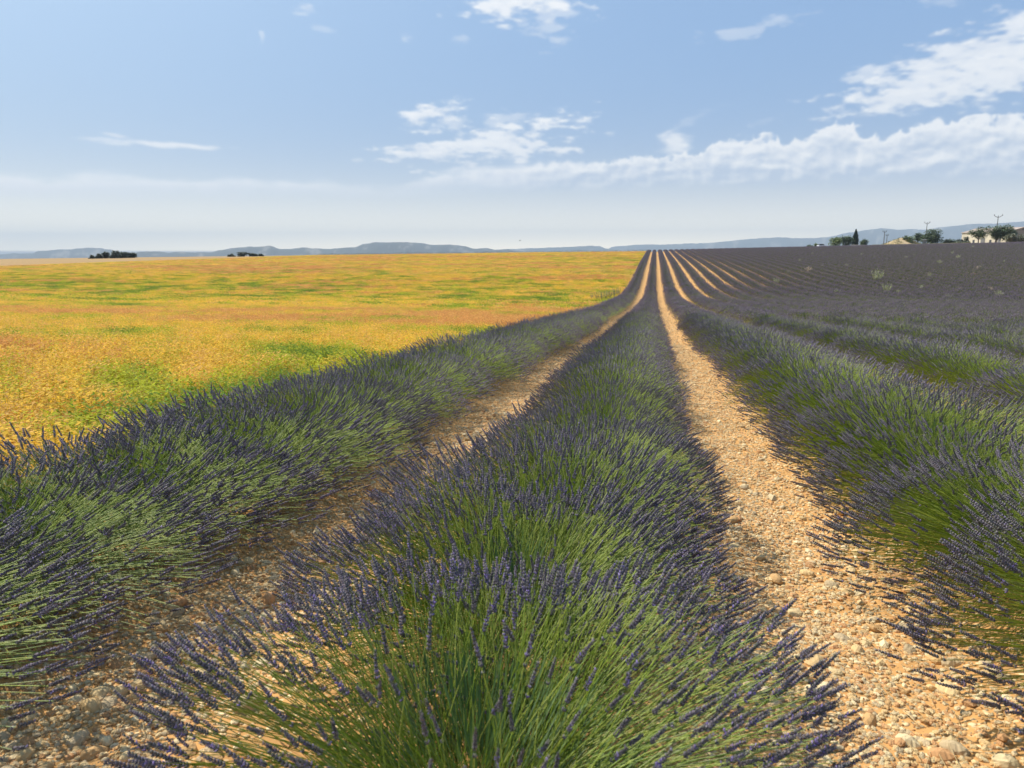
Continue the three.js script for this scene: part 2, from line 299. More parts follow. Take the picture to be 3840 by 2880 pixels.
hills('blue wooded ridge with a flat top behind the yellow field', 7500, 1200, [[120, 262], ...[[780, 168], [830, 152], [900, 142], [1000, 141], [1080, 149], [1140, 143], [1230, 147], [1350, 146], [1400, 133], [1500, 118], [1600, 110], [1640, 112], [1720, 104], [1790, 126], [1850, 125], [1940, 115], [2000, 122], [2100, 126]].map((p) => Z4(...p)), ...[[100, 128], [200, 122], [270, 101], [340, 93], [500, 92], [600, 97], [670, 108], [760, 105], [850, 115], [920, 131], [980, 126], [1050, 137], [1110, 132], [1170, 150], [1260, 165]].map((p) => Z5(...p)), [560, 262]], [0.034, 0.046, 0.040], LOW, 3);
hills('paler hill at the far left edge behind the tree clump', 10500, 1300, [[-420, 262], [-200, 255], [-60, 254], ...[[0, 160], [100, 153], [210, 152], [250, 138], [400, 128], [600, 118], [700, 128], [760, 146], [860, 172]].map((p) => Z4(...p)), [170, 262]], [0.034, 0.048, 0.044], LOW, 5);
hills('low pale ridge just left of where the lavender rows meet', 11500, 1300, [[480, 262], ...[[1130, 132], [1250, 128], [1400, 123], [1500, 119], [1600, 113], [1650, 115], [1700, 130], [1760, 160]].map((p) => Z5(...p)), [640, 262]], [0.034, 0.048, 0.044], LOW, 8);
hills('faint mountains along the horizon on the right', 13500, 1300, [[180, 262], [330, 252.5], [365, 250.5], [400, 251.5], [520, 256], [600, 252], ...[[1750, 117], [1900, 106], [2000, 107], [2212, 99]].map((p) => Z5(...p)), ...[[0, 310], [60, 305], [200, 314], [350, 311], [460, 304], [700, 262], [830, 240], [960, 226], [1100, 238], [1200, 235], [1360, 236], [1480, 215], [1600, 206], [1720, 190], [1800, 185], [1950, 185], [2212, 166]].map((p) => Z3(...p)), [1180, 222], [1400, 262]], [0.034, 0.048, 0.044], LOW, 13);

// ---------------------------------------------------------------- lavender
const stemMat = new THREE.MeshPhysicalMaterial({ vertexColors: true, roughness: 0.75, specularIntensity: 0.5, transmission: 0.4, thickness: 0, side: THREE.DoubleSide });
const leafMat = new THREE.MeshPhysicalMaterial({ vertexColors: true, roughness: 0.8, transmission: 0.3, thickness: 0, side: THREE.DoubleSide });
const spikeMat = new THREE.MeshStandardMaterial({ vertexColors: true, roughness: 0.85 });
const STEM = [[0.27, 0.37, 0.02], [0.34, 0.43, 0.03], [0.21, 0.31, 0.018], [0.40, 0.45, 0.06]];
const PALESTEM = [0.33, 0.40, 0.11];
const CALYX = [[0.178, 0.155, 0.176], [0.146, 0.132, 0.146], [0.200, 0.170, 0.205], [0.188, 0.172, 0.166]], PETAL = [[0.25, 0.18, 0.44], [0.32, 0.25, 0.50], [0.19, 0.14, 0.36]], GREENISH = [0.11, 0.12, 0.10];
const pick = (a, r) => a[Math.floor(r() * a.length)];
// a spike along +y from 0: whorls of small calyces (fine), a knobbly tube (middling) or a spindle (far)
function spike(mb, base, dir, len, r, level, bloom) {
  const rad = 0.0044 * (0.8 + 0.4 * r()), t = Math.abs(dir[1]) < 0.9 ? [0, 1, 0] : [1, 0, 0];
  let n = [dir[1] * t[2] - dir[2] * t[1], dir[2] * t[0] - dir[0] * t[2], dir[0] * t[1] - dir[1] * t[0]], l = Math.hypot(...n); n = n.map((x) => x / l);
  const m = [dir[1] * n[2] - dir[2] * n[1], dir[2] * n[0] - dir[0] * n[2], dir[0] * n[1] - dir[1] * n[0]];
  const at = (h, w, rr) => [0, 1, 2].map((k) => base[k] + dir[k] * h + n[k] * Math.cos(w) * rr + m[k] * Math.sin(w) * rr);
  const tone = pick(CALYX, r), gap = r() < 0.4 ? 0.012 : 0;
  if (level === 0) {
    const whorls = 9;
    for (let q = 0; q < whorls; q++) {
      const f = q / (whorls - 1), h = q === 0 ? -gap : f * len * 0.92, rr = rad * (q === 0 && gap ? 0.8 : 1.1 - 0.62 * f), count = f > 0.85 ? 3 : 5, w0 = r() * 6.3, faded = r() < 0.1;
      for (let k = 0; k < count; k++) {
        const open = r() < bloom * (f < 0.55 ? 1 : 0.35), w = w0 + k / count * 6.2832 + (r() - 0.5) * 0.5, L = len / whorls * (open ? 1.15 : 1.45), c = open ? vary(pick(PETAL, r), r, 0.25) : vary(r() < 0.12 ? GREENISH : tone, r, 0.35), thick = open ? 0.0032 : 0.0023;
        const a = at(h, w, rr * 0.15), mid = h + L * 0.55, b = at(h + L, w, rr * (open ? 1.5 : 1.0) * (0.85 + 0.3 * r())), mc = [0, 1, 2].map((i) => [at(mid, w + 0.0, rr * 0.7 + thick), at(mid, w + thick / rr * 1.3, rr * 0.62 - thick * 0.4), at(mid, w - thick / rr * 1.3, rr * 0.62 - thick * 0.4)][i]);
        const i0 = mb.vert(...a, c), i1 = mb.vert(...b, c), ms = mc.map((p) => mb.vert(...p, c));
        for (let i = 0; i < 3; i++) { mb.tri(i0, ms[(i + 1) % 3], ms[i]); mb.tri(i1, ms[i], ms[(i + 1) % 3]); }
      }
    }
  } else if (level === 1) {
    const rings = 7, pts = [], rs = [], cs = [];
    for (let q = 0; q < rings; q++) { const f = q / (rings - 1), bulge = q % 2 ? 1.2 : 0.66; pts.push(at(f * len, 0, 0)); rs.push(q === rings - 1 ? 0.0006 : rad * bulge * (1.05 - 0.55 * f)); cs.push(vary(r() < bloom * 0.5 ? pick(PETAL, r) : tone, r, 0.3)); }
    mb.tube(pts, rs, 4, cs, 'twist');
  } else {
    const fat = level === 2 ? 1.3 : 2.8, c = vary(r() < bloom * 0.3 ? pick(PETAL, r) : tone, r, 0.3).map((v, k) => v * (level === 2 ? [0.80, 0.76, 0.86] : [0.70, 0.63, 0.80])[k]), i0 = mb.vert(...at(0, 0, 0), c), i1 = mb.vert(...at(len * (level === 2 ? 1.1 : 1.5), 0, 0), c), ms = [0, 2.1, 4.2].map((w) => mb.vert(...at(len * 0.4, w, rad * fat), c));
    for (let i = 0; i < 3; i++) { mb.tri(i0, ms[(i + 1) % 3], ms[i]); mb.tri(i1, ms[i], ms[(i + 1) % 3]); }
  }
}
// one plant: stems fanning out of a leafy cushion, each with a spike at its end
function makeBush(seed, level, { bloom = 0.06, flowered = 1, count, low = 0.06, separate = false } = {}) {
  const r = rng(seed), stems = new MB(), spikes = new MB(), leaves = new MB(), list = [];
  const N = count ?? [1500, 1500, 800, 240][level];
  for (let i = 0; i < N; i++) {
    const phi = r() * Math.PI * 2, cosT = lerp(1, low, Math.pow(r(), 0.9)), sinT = Math.sqrt(1 - cosT * cosT), cx = Math.cos(phi), cz = Math.sin(phi);
    const reach = 0.90 + 0.12 * r() + 0.06 * Math.sin(phi * 3 + seed) + 0.05 * Math.sin(phi * 5 + seed * 2 + cosT * 4), lump = (fbm(cx * 2.2 + seed, cz * 2.2 + cosT * 3, 2) - 0.5) * 0.18;
    const hx = 0.87 * sinT * (reach + lump), hy = 0.09 + 0.40 * cosT * (reach + lump), b0 = 0.20 * Math.sqrt(r()), bp = phi + (r() - 0.5) * 2.0;
    const base = [Math.cos(bp) * b0 + cx * 0.05 * sinT, 0.10 + 0.05 * r(), Math.sin(bp) * b0 + cz * 0.05 * sinT];
    const jit = 0.06, tip = [cx * hx + (r() - 0.5) * jit, Math.max(hy, 0.045) + (r() - 0.4) * 0.06, cz * hx + (r() - 0.5) * jit];
    const bend = 0.09, ctrl = [lerp(base[0], tip[0], 0.5) + bend * (r() - 0.5), lerp(base[1], tip[1], 0.5) + 0.035 * sinT + 0.05 * (r() - 0.5), lerp(base[2], tip[2], 0.5) + bend * (r() - 0.5)];
    const q = (t) => [0, 1, 2].map((k) => (1 - t) * (1 - t) * base[k] + 2 * t * (1 - t) * ctrl[k] + t * t * tip[k]);
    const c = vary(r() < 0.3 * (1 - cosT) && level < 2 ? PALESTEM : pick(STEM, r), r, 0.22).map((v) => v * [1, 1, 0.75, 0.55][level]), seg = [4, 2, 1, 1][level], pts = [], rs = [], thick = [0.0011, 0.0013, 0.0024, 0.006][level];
    const start = level === 0 ? 0 : level === 1 ? 0.2 : 0.45;
    for (let k = 0; k <= seg; k++) { pts.push(q(lerp(start, 1, k / seg))); rs.push(thick * (k === seg ? 0.75 : 1)); }
    if (level < 2) stems.tube(pts, rs, 3, c);
    else stems.blade(pts[0], pts[1], thick, c, -cz, cx);
    if (r() > flowered * (level < 2 ? 1 - (level ? 0.2 : 0.4) * smoothstep(cosT, 0.76, 0.95) : 0.12 + 0.88 * smoothstep(cosT, 0.28, 0.62))) continue;
    const e0 = q(0.9); let dir = [tip[0] - e0[0], tip[1] - e0[1], tip[2] - e0[2]], l = Math.hypot(...dir);
    dir = [dir[0] / l + (r() - 0.5) * 0.16, dir[1] / l + 0.42 * sinT, dir[2] / l + (r() - 0.5) * 0.16]; l = Math.hypot(...dir); dir = dir.map((x) => x / l);
    const len = 0.036 + 0.034 * r();
    list.push({ tip, dir, len });
    if (!separate) spike(spikes, tip, dir, len, r, level, bloom);
  }
  const nl = separate ? 1900 : [1500, 800, 260, 120][level], lw = [0.0020, 0.003, 0.010, 0.028][level];
  for (let i = 0; i < nl; i++) {
    const phi = r() * Math.PI * 2, cosT = r(), sinT = Math.sqrt(1 - cosT * cosT), rr = 0.40 * (0.45 + 0.6 * r()), L = (level > 1 ? 0.16 : 0.08) + 0.05 * r();
    const a = [Math.cos(phi) * sinT * rr, 0.03 + cosT * rr * 0.7, Math.sin(phi) * sinT * rr], b = [a[0] + Math.cos(phi) * L * (0.3 + sinT * 0.6), a[1] + L * (0.35 + 0.6 * cosT), a[2] + Math.sin(phi) * L * (0.3 + sinT * 0.6)];
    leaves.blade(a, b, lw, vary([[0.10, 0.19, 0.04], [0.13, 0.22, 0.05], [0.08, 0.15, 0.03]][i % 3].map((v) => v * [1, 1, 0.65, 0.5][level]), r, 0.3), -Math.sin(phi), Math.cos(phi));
  }
  return { stems: stems.build(), spikes: separate ? null : spikes.build(), leaves: leaves.build(), list };
}
const FRONT = makeBush(10, 0, { low: 0.20, separate: true });
const FINE = [makeBush(11, 0, { bloom: 0.12, low: 0.22 }), makeBush(12, 0, { bloom: 0.05, low: 0.14, flowered: 0.92 }), makeBush(13, 0, { bloom: 0.04, low: 0.0, flowered: 0.72, count: 2100 })];
const GREENER = makeBush(14, 1, { flowered: 0.28, count: 1000 });
const MIDDLE = [makeBush(21, 1), makeBush(22, 1), makeBush(23, 1, { flowered: 0.9 }), makeBush(24, 1, { flowered: 0.88 })];
const FAR = [makeBush(31, 2), makeBush(32, 2), makeBush(33, 2, { flowered: 0.85 })];
const DISTANT = [makeBush(41, 3), makeBush(42, 3)];
const STEP = 0.84;
const plants = [];
{
  const r = rng(500);
  for (let row = -1; row <= 125; row++) {
    let k = 0;
    const x00 = rowX(row), shift = (d) => (row === -1 ? 0.22 - 0.12 * smoothstep(d, 2.5, 8) : row === 0 ? 0.06 : 0);
    for (let d = row === 0 ? 1.22 : -1.4 + r() * 0.3; d < 313; ) {
      const x0 = x00 + shift(d), far = Math.hypot(x0, d), x = row === 0 && k === 0 ? -0.31 : x0 + (r() - 0.5) * 0.12, z = -d;
      // keep what the camera (or a step aside of it) may see
      const c = Math.cos(YAW), s = Math.sin(YAW), fw = -x * s + d * c, rt = x * c + d * s;
      const see = fw > -1.2 && Math.abs(rt) < fw * 0.80 + 2.6;
      if (see) plants.push({ row, k: k++, x, z, far, turn: r() * 6.283, size: 0.9 + 0.2 * r(), gap: r() < 0.006 && far > 12, green: r(), pick: r() });
      else r(), r(), r(), r(), r();
      d += STEP * (0.9 + 0.2 * r()) * (far > 120 ? 1.25 : 1);
    }
  }
}
plants.sort((a, b) => a.far - b.far);
function bushScale(p, front) { const w = front ? 0.86 : (p.row === 0 ? 0.84 * (0.96 + 0.4 * (p.size - 0.9)) : p.size * (p.row === -1 ? lerp(1.10, 1.0, smoothstep(-p.z, 2.2, 7)) : p.row === 1 ? lerp(1.09, 1.02, smoothstep(-p.z, 3, 6)) : 1.06)) * lerp(1, 0.97, smoothstep(p.far, 30, 70)), h = front ? 1.04 : p.size * (p.row === -1 && p.z > -3.3 ? 0.98 : p.row === 0 ? lerp(1.05, 1.14, smoothstep(-p.z, 8, 20)) : 1.14) * lerp(1, 1.32, smoothstep(p.far, 14, 60)); return V(w, h, w); }
function frontSpikes(g, list) {   // on the nearest bush the spikes that show largest are pieces of their own
  const r = rng(808), kinds = Array.from({ length: 10 }, (_, i) => { const mb = new MB(); spike(mb, [0, 0, 0], [0, 1, 0], 0.06, r, 0, i < 2 ? 0.38 : i < 5 ? 0.14 : 0.02); return mb.build(); }), up = V(0, 1, 0), q = new THREE.Quaternion(), m = new THREE.Matrix4(), rest = [];
  g.updateMatrixWorld();
  camera.updateMatrixWorld();
  const all = list.map((s) => { const p = V(...s.tip).applyMatrix4(g.matrixWorld), c = p.clone().applyMatrix4(camera.matrixWorldInverse), inside = c.z < -0.2 && Math.abs(c.x) < -c.z * 0.72 && Math.abs(c.y) < -c.z * 0.54; return { s, show: inside ? s.len / -c.z * (0.6 + 0.4 * r()) : 0, kind: Math.floor(r() * 10) }; }).sort((a, b) => b.show - a.show);
  all.forEach(({ s, kind }, i) => {
    q.setFromUnitVectors(up, V(...s.dir));
    const turn = new THREE.Quaternion().setFromAxisAngle(up, r() * 6.283), k = s.len / 0.06;
    if (i < 300) { const o = part('flower_spike', kinds[kind], spikeMat, g); o.position.set(...s.tip); o.quaternion.copy(q).multiply(turn); o.scale.set(0.9 + 0.1 * k, k, 0.9 + 0.1 * k); }
    else { const c = kinds[kind].clone(); c.applyMatrix4(m.compose(V(...s.tip), q.clone().multiply(turn), V(1, k, 1))); if (c.index.array.constructor !== Uint16Array) c.setIndex(new THREE.Uint16BufferAttribute(c.index.array, 1)); rest.push(c); }
  });
  part('flower_spikes', mergeGeometries(rest), spikeMat, g, 'stuff');
}
const ORD = ['first', 'second', 'third', 'fourth', 'fifth', 'sixth', 'seventh', 'eighth'];
const ROWNAME = { '-1': 'the leftmost row beside the yellow field', 0: 'the central row', 1: 'the row right of the wide path', 2: 'the second row right of the path', 3: 'the third row right of the path', 4: 'the fourth row right of the path' };
const rowName = (r) => ROWNAME[r] ?? 'the rows further right';
const seenInRow = new Map();
let nearCount = 0;
const rest = [[], [], [], []];
for (const p of plants) {
  if (p.gap) continue;
  const y = ground(p.x, p.z) + 0.05;
  const c = Math.cos(YAW), s = Math.sin(YAW), fw = -p.x * s - p.z * c, rt = p.x * c - p.z * s, visible = fw > 0.1 && Math.abs(rt) < fw * 0.72 + 1.15;
  if (p.far < 26 && visible && nearCount < 270) {
    nearCount++;
    const n = seenInRow.get(p.row) ?? 0; seenInRow.set(p.row, n + 1);
    const green = (p.row === 1 && Math.abs(p.z + 7.6) < 0.45) || (p.green < 0.04 && p.far > 5);
    const front = p.row === 0 && n === 0;
    const kind = front ? FRONT : green ? GREENER : p.far < 6.2 ? FINE[p.row === 0 ? (n < 3 ? 0 : 1) : p.row === 1 ? 2 : p.row === -1 ? Math.floor(p.pick * 2) : Math.floor(p.pick * 3)] : MIDDLE[Math.floor(p.pick * 4)];
    const g = group('lavender_bush', p.x, y, p.z, p.turn); g.scale.copy(bushScale(p, front));
    part('stems', kind.stems, stemMat, g, 'stuff');
    part('leaves', kind.leaves, leafMat, g, 'stuff');
    if (front) frontSpikes(g, kind.list); else part('flower_spikes', kind.spikes, spikeMat, g, 'stuff');
    const label = n < 6 && p.row <= 2 ? `${green ? 'greener' : 'purple'} lavender bush, ${ORD[n]} from the front in ${rowName(p.row)}` : green ? `green sparsely flowered lavender bush in ${rowName(p.row)}` : `lavender bush further back in ${rowName(p.row)}`;
    tag(g, label, 'lavender bush', n < 6 && p.row <= 2 ? 'lavender bushes in rows' : `bushes further back in ${rowName(p.row)}`);
  } else (p.far < 24 ? rest[0] : p.far < 75 ? rest[1] : rest[2]).push(p);
}
function copies(name, geometry, material, list, place, parent) {
  const m = shade(new THREE.InstancedMesh(geometry, material, list.length)), o = new THREE.Object3D(), col = new THREE.Color();
  list.forEach((p, i) => { place(p, o); o.updateMatrix(); m.setMatrixAt(i, o.matrix); if (p.tint) m.setColorAt(i, col.setRGB(...p.tint)); });
  m.name = name; m.userData.kind = 'stuff';
  if (parent) parent.add(m);
  return m;
}
{
  const rows = group('lavender_rows', 0, 0, 0);
  rows.userData.kind = 'stuff';
  tag(rows, 'purple lavender rows running far back over the rise to the crest', 'lavender field');
  const put = (p, o) => { o.position.set(p.x, ground(p.x, p.z) + 0.05, p.z); o.rotation.set(0, p.turn, 0); o.scale.copy(bushScale(p)); };
  for (const [list, kinds] of [[rest[0], FINE], [rest[1], FAR], [rest[2], DISTANT]]) kinds.forEach((kind, i) => {
    const mine = list.filter((p) => Math.floor(p.pick * kinds.length) === i);
    if (!mine.length) return;
    for (const [name, g, m] of [['stems', kind.stems, stemMat], ['leaves', kind.leaves, leafMat], ['flower_spikes', kind.spikes, spikeMat]]) copies(name, g, m, mine, put, rows);
  });
}

// ---------------------------------------------------------------- stones on the paths
const stoneMat = new THREE.MeshPhysicalMaterial({ specularIntensity: 0.4, map: grain, bumpMap: grainBump, bumpScale: 0.004, roughness: 0.95, flatShading: true });
const STONE_TINTS = [[0.88, 0.65, 0.33], [0.85, 0.59, 0.28], [0.74, 0.46, 0.20], [0.92, 0.74, 0.43], [0.66, 0.51, 0.30], [0.72, 0.40, 0.18]];
function stoneShape(seed, detail) {
  const base = new THREE.IcosahedronGeometry(1, detail); base.deleteAttribute('uv'); base.deleteAttribute('normal');
  const g = mergeVertices(base), p = g.attributes.position, sx = 1, sy = 0.5 + 0.25 * hash2(seed, 1), sz = 0.6 + 0.35 * hash2(seed, 2), planes = [];
  const r = rng(seed * 31 + 5);
  for (let i = 0; i < 7; i++) { const a = r() * 6.283, u = r() * 2 - 1, s = Math.sqrt(1 - u * u); planes.push([Math.cos(a) * s, u, Math.sin(a) * s, 0.72 + 0.26 * r()]); }
  for (let i = 0; i < p.count; i++) {
    const v = [p.getX(i), p.getY(i), p.getZ(i)]; let k = 1 + (fbm(v[0] * 1.3 + seed * 3, v[1] * 1.3 + v[2] * 1.1, 2) - 0.5) * 0.3;
    for (const [a, b, c, d] of planes) { const dot = v[0] * a + v[1] * b + v[2] * c; if (dot * k > d) k = lerp(k, d / dot, 0.85); }
    p.setXYZ(i, v[0] * k * sx, v[1] * k * sy, v[2] * k * sz);
  }
  const uv = []; for (let i = 0; i < p.count; i++) uv.push(p.getX(i) * 0.4 + p.getY(i) * 0.15, p.getZ(i) * 0.4 + p.getY(i) * 0.3); g.setAttribute('uv', new THREE.Float32BufferAttribute(uv, 2));
  g.computeVertexNormals();
  return g;
}
const BIG = Array.from({ length: 8 }, (_, i) => { const g = stoneShape(i + 3, 1); return g; }), SMALL = Array.from({ length: 6 }, (_, i) => stoneShape(i + 23, i % 2));
const stoneMats = STONE_TINTS.map((c) => { const m = stoneMat.clone(); m.color = new THREE.Color().setRGB(...c); return m; });
{
  const r = rng(900), paths = [-0.5, 0.5, 1.5, 2.5, 3.5];
  let n = 0;
  const spots = [];
  for (let i = 0; i < 2600; i++) {
    const path = r() < 0.5 ? 0.5 : -0.5, d = 0.9 + Math.pow(r(), 1.6) * 6.5, side = (r() + r() + r() - 1.5) * 0.42;
    let off = side; if (path === 0.5 && r() < 0.6) off = (r() < 0.72 ? 0.30 : -0.34) + (r() - 0.5) * 0.34;   // raked to the edges of the wide path
    const x = rowX(path) + off, size = 0.007 + 0.030 * Math.pow(r(), 3.4) + (r() < 0.05 ? 0.014 : 0), z = -d;
    spots.push({ x, z, size, show: size / d });
  }
  spots.sort((a, b) => b.show - a.show);
  const extra = [];
  for (const s of spots) {
    const y = soilHeight(s.x, s.z);
    if (n < 280) {
      const m = part('stone', BIG[n % 8], stoneMats[Math.floor(r() * 6)], soil); m.name = numbered('stone');
      m.position.set(s.x, y + s.size * (0.02 + 0.2 * r()), s.z); m.rotation.set((r() - 0.5) * 0.5, r() * 6.283, (r() - 0.5) * 0.5); m.scale.setScalar(s.size); n++;
    } else extra.push(s);
  }
  const gravel = SMALL.map(() => []);
  const addG = (x, z, size) => gravel[Math.floor(r() * 6)].push({ x, z, size, turn: r() * 6.283, tilt: (r() - 0.5) * 0.7, tint: vary(pick(STONE_TINTS, r), r, 0.2) });
  for (const s of extra) addG(s.x, s.z, s.size);
  for (let i = 0; i < 150000; i++) { const path = r() < 0.52 ? 0.5 : -0.5, d = 0.8 + Math.pow(r(), 1.9) * 18, off = (r() + r() - 1) * 0.72; addG(rowX(path) + off, -d, 0.003 + 0.011 * Math.pow(r(), 2.3)); }
  for (let i = 0; i < 26000; i++) { const path = pick(paths, r), d = 10 + Math.pow(r(), 1.3) * 70, off = (r() + r() - 1) * 0.7; addG(rowX(path) + off, -d, 0.010 + 0.020 * Math.pow(r(), 2)); }
  const gg = group('gravel', 0, 0, 0); gg.userData.kind = 'stuff';
  gravel.forEach((list, i) => copies('pebbles', SMALL[i], stoneMat, list, (p, o) => { o.position.set(p.x, soilHeight(p.x, p.z) + p.size * 0.12, p.z); o.rotation.set(p.tilt, p.turn, p.tilt); o.scale.setScalar(p.size); }, gg));
  tag(gg, 'pale limestone pebbles strewn over the paths between the rows', 'gravel');
}
// ---------------------------------------------------------------- straw on the paths
{
  const mb = new MB(), r = rng(61);
  for (let i = 0; i < 420; i++) {
    const path = r() < 0.7 ? 0.5 : -0.5, d = 1.1 + r() * 6, x = rowX(path) + (r() < 0.55 && path === 0.5 ? -0.22 : 0) + (r() - 0.5) * 0.6, z = -d, a = r() * 6.283, L = 0.04 + 0.10 * r(), c = vary([0.60, 0.45, 0.22], r, 0.3), y = soilHeight(x, z) + 0.012;
    const P = (t, lift) => { const px = x + Math.cos(a) * t * L, pz = z + Math.sin(a) * t * L; return [px, Math.max(soilHeight(px, pz) + 0.006, y + lift), pz]; };
    mb.tube([P(-0.5, 0), P(0, 0.008 * r()), P(0.5, 0.004 * r())], [0.0011, 0.0012, 0.0009], 3, c);
  }
  tag(Object.assign(shade(new THREE.Mesh(mb.build(), new THREE.MeshStandardMaterial({ vertexColors: true, roughness: 0.8 }))), { name: 'straw' }), 'dry straw scattered on the stony paths', 'straw', null, 'stuff');
}

// ---------------------------------------------------------------- the yellowing crop
const cropMat = new THREE.MeshPhysicalMaterial({ vertexColors: true, roughness: 0.95, specularIntensity: 0.2, transmission: 0.4, thickness: 0, side: THREE.DoubleSide });
function makeClump(seed, n, wide, tall, leaf) {
  const mb = new MB(), r = rng(seed);
  for (let i = 0; i < n; i++) {
    const a = r() * 6.283, rr = wide * Math.sqrt(r()), h = tall * (0.25 + 0.75 * r()) * (1 - 0.35 * (rr / wide) ** 2), x = Math.cos(a) * rr, z = Math.sin(a) * rr, b = r() * 6.283, L = leaf * (0.6 + 0.8 * r()), up = (r() - 0.2) * 0.8, c = vary([1, 1, 1], r, 0.22);
    const p = [x, h, z], q = [x + Math.cos(b) * L, h + up * L, z + Math.sin(b) * L];
    mb.blade(p, q, leaf * 0.26, c, -Math.sin(b), Math.cos(b));
    if (i % 3 === 0) mb.blade([x * 0.4, 0, z * 0.4], [x, h, z], leaf * 0.05, vary([0.9, 0.85, 0.7], r, 0.2), -Math.sin(a), Math.cos(a));
  }
  return mb.build();
}
const YELLOW = [0.78, 0.52, 0.06], OCHRE = [0.64, 0.31, 0.085], STRAWC = [0.76, 0.46, 0.13], LIME = [0.43, 0.46, 0.025], GREEN = [0.16, 0.27, 0.02];
function cropColour(x, z, r) {
  const d = -z, n = fbm(x * 0.045 + 5, d * 0.11, 4), m = fbm(x * 0.30 + 80, d * 0.5 + 3, 4), s = fbm(x * 0.9, d * 1.2 + 50, 3);
  const bandO = 0.85 * Math.exp(-1 * ((d - 33) / 12) ** 2) + 0.45 * Math.exp(-1 * ((d - 250) / 70) ** 2) + 0.5 * Math.exp(-1 * ((d - 150) / 18) ** 2);
  const bandG = 0.75 * Math.exp(-1 * ((d - 82) / 34) ** 2) + 0.36 * Math.exp(-1 * ((d - 9) / 8) ** 2) + 0.5 * Math.exp(-1 * ((d - 200) / 40) ** 2) * smoothstep(x, -70, -10);
  const edge = 0.35 * (1 - smoothstep(-x + EDGE, 0.3, 2.5)) * (1 - smoothstep(d, 8, 40));
  const g = bandG * 0.55 + edge * 1.4 + (m - 0.5) * 2.4 + (s - 0.5) * 0.9, o = bandO * 0.6 + (n - 0.5) * 2.0 + (m - 0.5) * -0.8 + (s - 0.5) * 0.7;
  const q = r();
  if (g > 0.56 + 0.2 * q) return vary(GREEN, r, 0.25);
  if (g > 0.33 + 0.16 * q) return vary(LIME, r, 0.25);
  if (o > 0.16 + 0.22 * q) return vary(q < 0.62 ? OCHRE : STRAWC, r, 0.2);
  return vary(q < 0.68 ? YELLOW : q < 0.85 ? STRAWC : LIME, r, 0.2);
}
{
  const r = rng(333), near = [[], [], []], far = [[], []];
  const c = Math.cos(YAW), s = Math.sin(YAW);
  const keep = (x, d) => { const fw = -x * s + d * c, rt = x * c + d * s; return fw > 1 && rt > -fw * 0.80 - 3; };
  for (let d = 0; d < 46; d += 0.2) for (let x = EDGE - 0.1; x > -60; x -= 0.2) { const px = x + (r() - 0.5) * 0.2, pd = d + (r() - 0.5) * 0.2; if (keep(px, pd)) near[Math.floor(r() * 3)].push({ x: px, z: -pd, size: 0.8 + 0.45 * r(), turn: r() * 6.283, tint: cropColour(px, -pd, r) }); }
  for (let d = 46; d < 320; d += d < 120 ? 0.62 : 1.1) for (let x = EDGE - 0.3; x > -160; x -= d < 120 ? 0.62 : 1.1) { const px = x + (r() - 0.5) * 0.6, pd = d + (r() - 0.5) * 0.6, big = d < 120 ? 1 : 1.7; if (keep(px, pd)) far[Math.floor(r() * 2)].push({ x: px, z: -pd, size: (0.85 + 0.35 * r()) * big, flat: big, turn: r() * 6.283, tint: cropColour(px, -pd, r) }); }
  const crop = group('crop', 0, 0, 0); crop.userData.kind = 'stuff';
  const put = (p, o) => { o.position.set(p.x, ground(p.x, p.z) + 0.02, p.z); o.rotation.set(0, p.turn, 0); o.scale.set(p.size, p.size / (p.flat ?? 1), p.size); };
  near.forEach((list, i) => copies('crop_plants', makeClump(70 + i, 60, 0.18, 0.28, 0.042), cropMat, list, put, crop));
  far.forEach((list, i) => copies('crop_plants', makeClump(80 + i, 90, 0.5, 0.32, 0.10), cropMat, list, put, crop));
  tag(crop, 'ripening yellow and ochre crop with green patches, left of the lavender', 'crop');
  console.log('crop', near.map((l) => l.length), far.map((l) => l.length), 'plants', plants.length, 'near', nearCount, rest.map((l) => l.length));
}
// ---------------------------------------------------------------- trees and shrubs on the skyline
const barkMat = new THREE.MeshStandardMaterial({ map: grain, color: new THREE.Color(0.16, 0.12, 0.09), roughness: 1 });
const foliageMat = new THREE.MeshPhysicalMaterial({ vertexColors: true, roughness: 0.8, transmission: 0.3, thickness: 0, side: THREE.DoubleSide });
function crownShape(blobs, n, leaf, colours, seed) {   // leaf clumps through several lobes, thicker towards their skins
  const mb = new MB(), r = rng(seed), total = blobs.reduce((s, b) => s + b[3] * b[3], 0);
  for (const [bx, by, bz, br, sq = 0.85] of blobs) for (let i = 0, k = Math.ceil(n * 1.6 * br * br / total); i < k; i++) {
    const a = r() * 6.283, u = r() * 2 - 1, s = Math.sqrt(1 - u * u), w = [Math.cos(a) * s, u, Math.sin(a) * s], lump = 0.82 + 0.42 * (fbm(w[0] * 2 + seed, w[1] * 2 + w[2] * 1.7, 2) - 0.5), rr = br * lump * (0.45 + 0.6 * Math.sqrt(r()));
    const p = [bx + w[0] * rr, by + w[1] * rr * sq, bz + w[2] * rr], b = r() * 6.283, L = leaf * (0.6 + 0.8 * r()), tilt = (r() - 0.5) * 1.4;
    mb.blade(p, [p[0] + Math.cos(b) * L, p[1] + tilt * L, p[2] + Math.sin(b) * L], L * 0.42, vary(pick(colours, r), r, 0.3), -Math.sin(b), Math.cos(b));
  }
  return mb.build();
}
